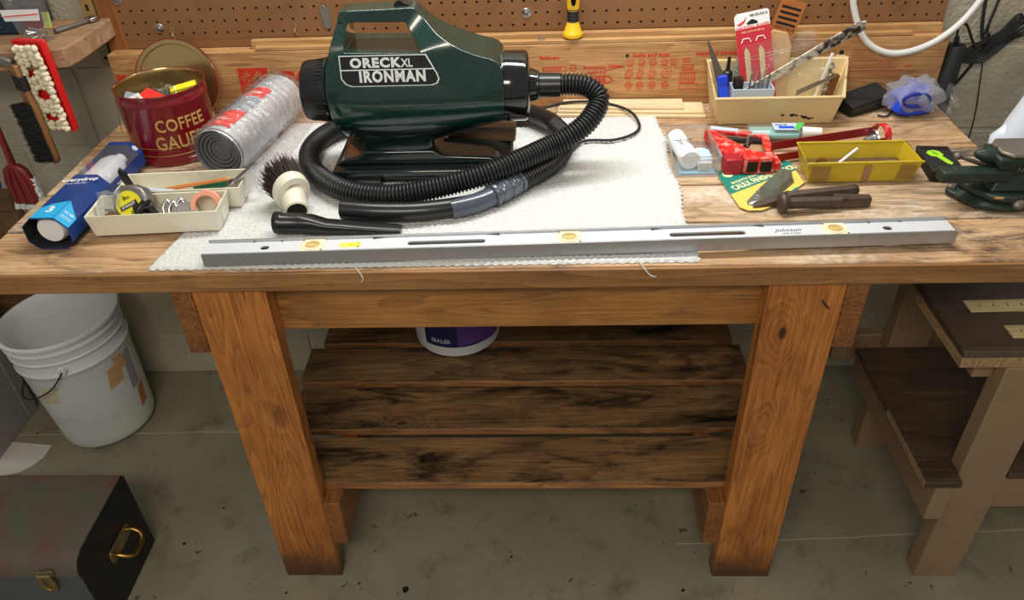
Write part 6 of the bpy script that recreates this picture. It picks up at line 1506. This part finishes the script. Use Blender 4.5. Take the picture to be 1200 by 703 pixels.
# ---- brown side bench
sb = thing('side_bench', 'low tan painted wooden bench with dark top standing at the right of the workbench', 'bench', (1.1, .2, 0))
part('bench_top', box(.722, 1.62, .000, .452, .637, .652), W_DARKTOP, sb, bevel=.002)
part('top_core', box(.726, 1.62, .004, .450, .611, .6368), P_END, sb, bevel=.001)
part('leg', box(.808, .900, .002, .040, 0, .6105), P_TAN, sb, bevel=.002)
part('leg', box(.808, .900, .385, .423, 0, .6105), P_TAN, sb, bevel=.002)
part('leg', box(1.46, 1.55, .002, .040, 0, .6105), P_TAN, sb, bevel=.002)
part('leg', box(1.46, 1.55, .385, .423, 0, .6105), P_TAN, sb, bevel=.002)
part('apron', box(.9005, 1.4595, .004, .038, .555, .6105), P_TAN, sb, bevel=.002)
part('side_rail', box(.772, .8075, -.004, .450, .205, .322), P_TAN, sb, bevel=.002)
part('side_rail', box(.772, .8075, .030, .450, .565, .6105), P_TAN, sb, bevel=.002)
part('rear_rail', box(.700, 1.55, .4235, .450, .27, .345), P_TAN, sb, bevel=.002)
part('front_rail', box(.9005, 1.4595, .004, .038, .235, .322), P_TAN, sb, bevel=.002)
part('lower_shelf', prism([(.735, -.022), (.805, -.022), (.807, .042), (.903, .042), (.903, .000), (1.50, .000), (1.50, .384), (.735, .384)], .3235, .339), W_DARKTOP, sb, bevel=.001)
part('shelf_edge_wear', box(.7335, .7352, -.020, .18, .324, .3385), P_END, sb)
INK = BLACKINK
RUL = wood('boxwood_rule', rgb(214, 196, 146), rgb(186, 164, 112), 'X', 4, knots=0, rough=.45, bump=.0001)
def ruler(x0, y0, lab):
    t = thing('wooden_ruler', lab, 'ruler', (x0, y0, .6525), R(1.2), 'rulers on the dark side bench')
    part('rule', box(0, .46, 0, .033, 0, .0040), RUL, t, local=True, bevel=.0006)
    bm = BM()
    for i in range(1, 140):
        L = .012 if i % 8 == 0 else .008 if i % 4 == 0 else .005
        box(.003175 * i, .003175 * i + .0006, .0325 - L, .0325, .0040, .0042, bm)
    part('graduations', bm, INK, t, local=True, smooth=0)
    for i in range(1, 10): text(str(i), .010, Matrix.Translation((.0254 * i - .004, .016, .0041)), INK, t, 'numeral', .02, .0001, local=True)
ruler(.779, .108, 'wooden ruler on the side bench, the rear one of the two')
ruler(.818, .033, 'wooden ruler on the side bench, nearer the front edge')
# detergent bottle standing on the side bench
dbt = thing('jug', 'white plastic jug with purple printed label standing at the right edge behind the vise', 'jug', (.965, .39, .6525))
JM = Matrix.Translation((.959, .388, .6525)) @ Matrix.Rotation(R(-12), 4, 'Z')
bm = BM(); rows = []
for z, rx, ry in ((0, .064, .040), (.004, .068, .044), (.15, .068, .044), (.20, .067, .044), (.24, .058, .040), (.28, .046, .034), (.33, .034, .028), (.37, .024, .023), (.385, .018, .018), (.41, .018, .018)):
    rows.append([bm.verts.new(JM @ Vector((rx * math.copysign(abs(math.cos(a)) ** .75, math.cos(a)), ry * math.copysign(abs(math.sin(a)) ** .75, math.sin(a)), z))) for a in [2 * PI * i / 40 for i in range(40)]])
for a, b in zip(rows, rows[1:]):
    for i in range(40): bm.faces.new((a[i], a[(i + 1) % 40], b[(i + 1) % 40], b[i]))
bm.faces.new(rows[0][::-1]); bm.faces.new(rows[-1])
JW = mat('bluish_white_plastic', rgb(216, 226, 240), .35, var=.02)
part('body', bm, JW, dbt, smooth=60)
part('shoulder_lobe', tube([JM @ Vector((-.050, .0, .13)), JM @ Vector((-.060, 0, .185)), JM @ Vector((-.062, 0, .205)), JM @ Vector((-.050, 0, .222)), JM @ Vector((-.03, 0, .226))], lambda i, t: (.012, .018, .018, .016, .010)[i], 18), JW, dbt, smooth=70)
part('cap', lathe([(.020, .405), (.021, .406), (.021, .432), (.018, .436), (0, .436)], JM, 24), PURPLE, dbt)
JL = facing(JM @ Vector((-.008, -.0405, .245)), JM.to_3x3() @ Vector((1, 0, 0)), (0, .17, 1))
part('label', prism([(-.028, -.085), (.034, -.085), (.034, .030), (-.010, .030)], 0, .0006, JL), WHITEP, dbt, smooth=0)
part('label_header', prism([(-.016, .012), (.034, .012), (.034, .030), (-.010, .030)], .0006, .0010, JL), NAVYL, dbt, smooth=0)
for i in range(9): text('DIRECTIONS mix with water', .0042, JL @ Matrix.Translation((.006, .006 - .0058 * i, .0008)), PURPLE, dbt, 'lettering', .0, .0001)
part('label_footer', prism([(-.027, -.084), (.034, -.084), (.034, -.050), (-.022, -.050)], .0006, .0009, JL), PURPLE, dbt, smooth=0)
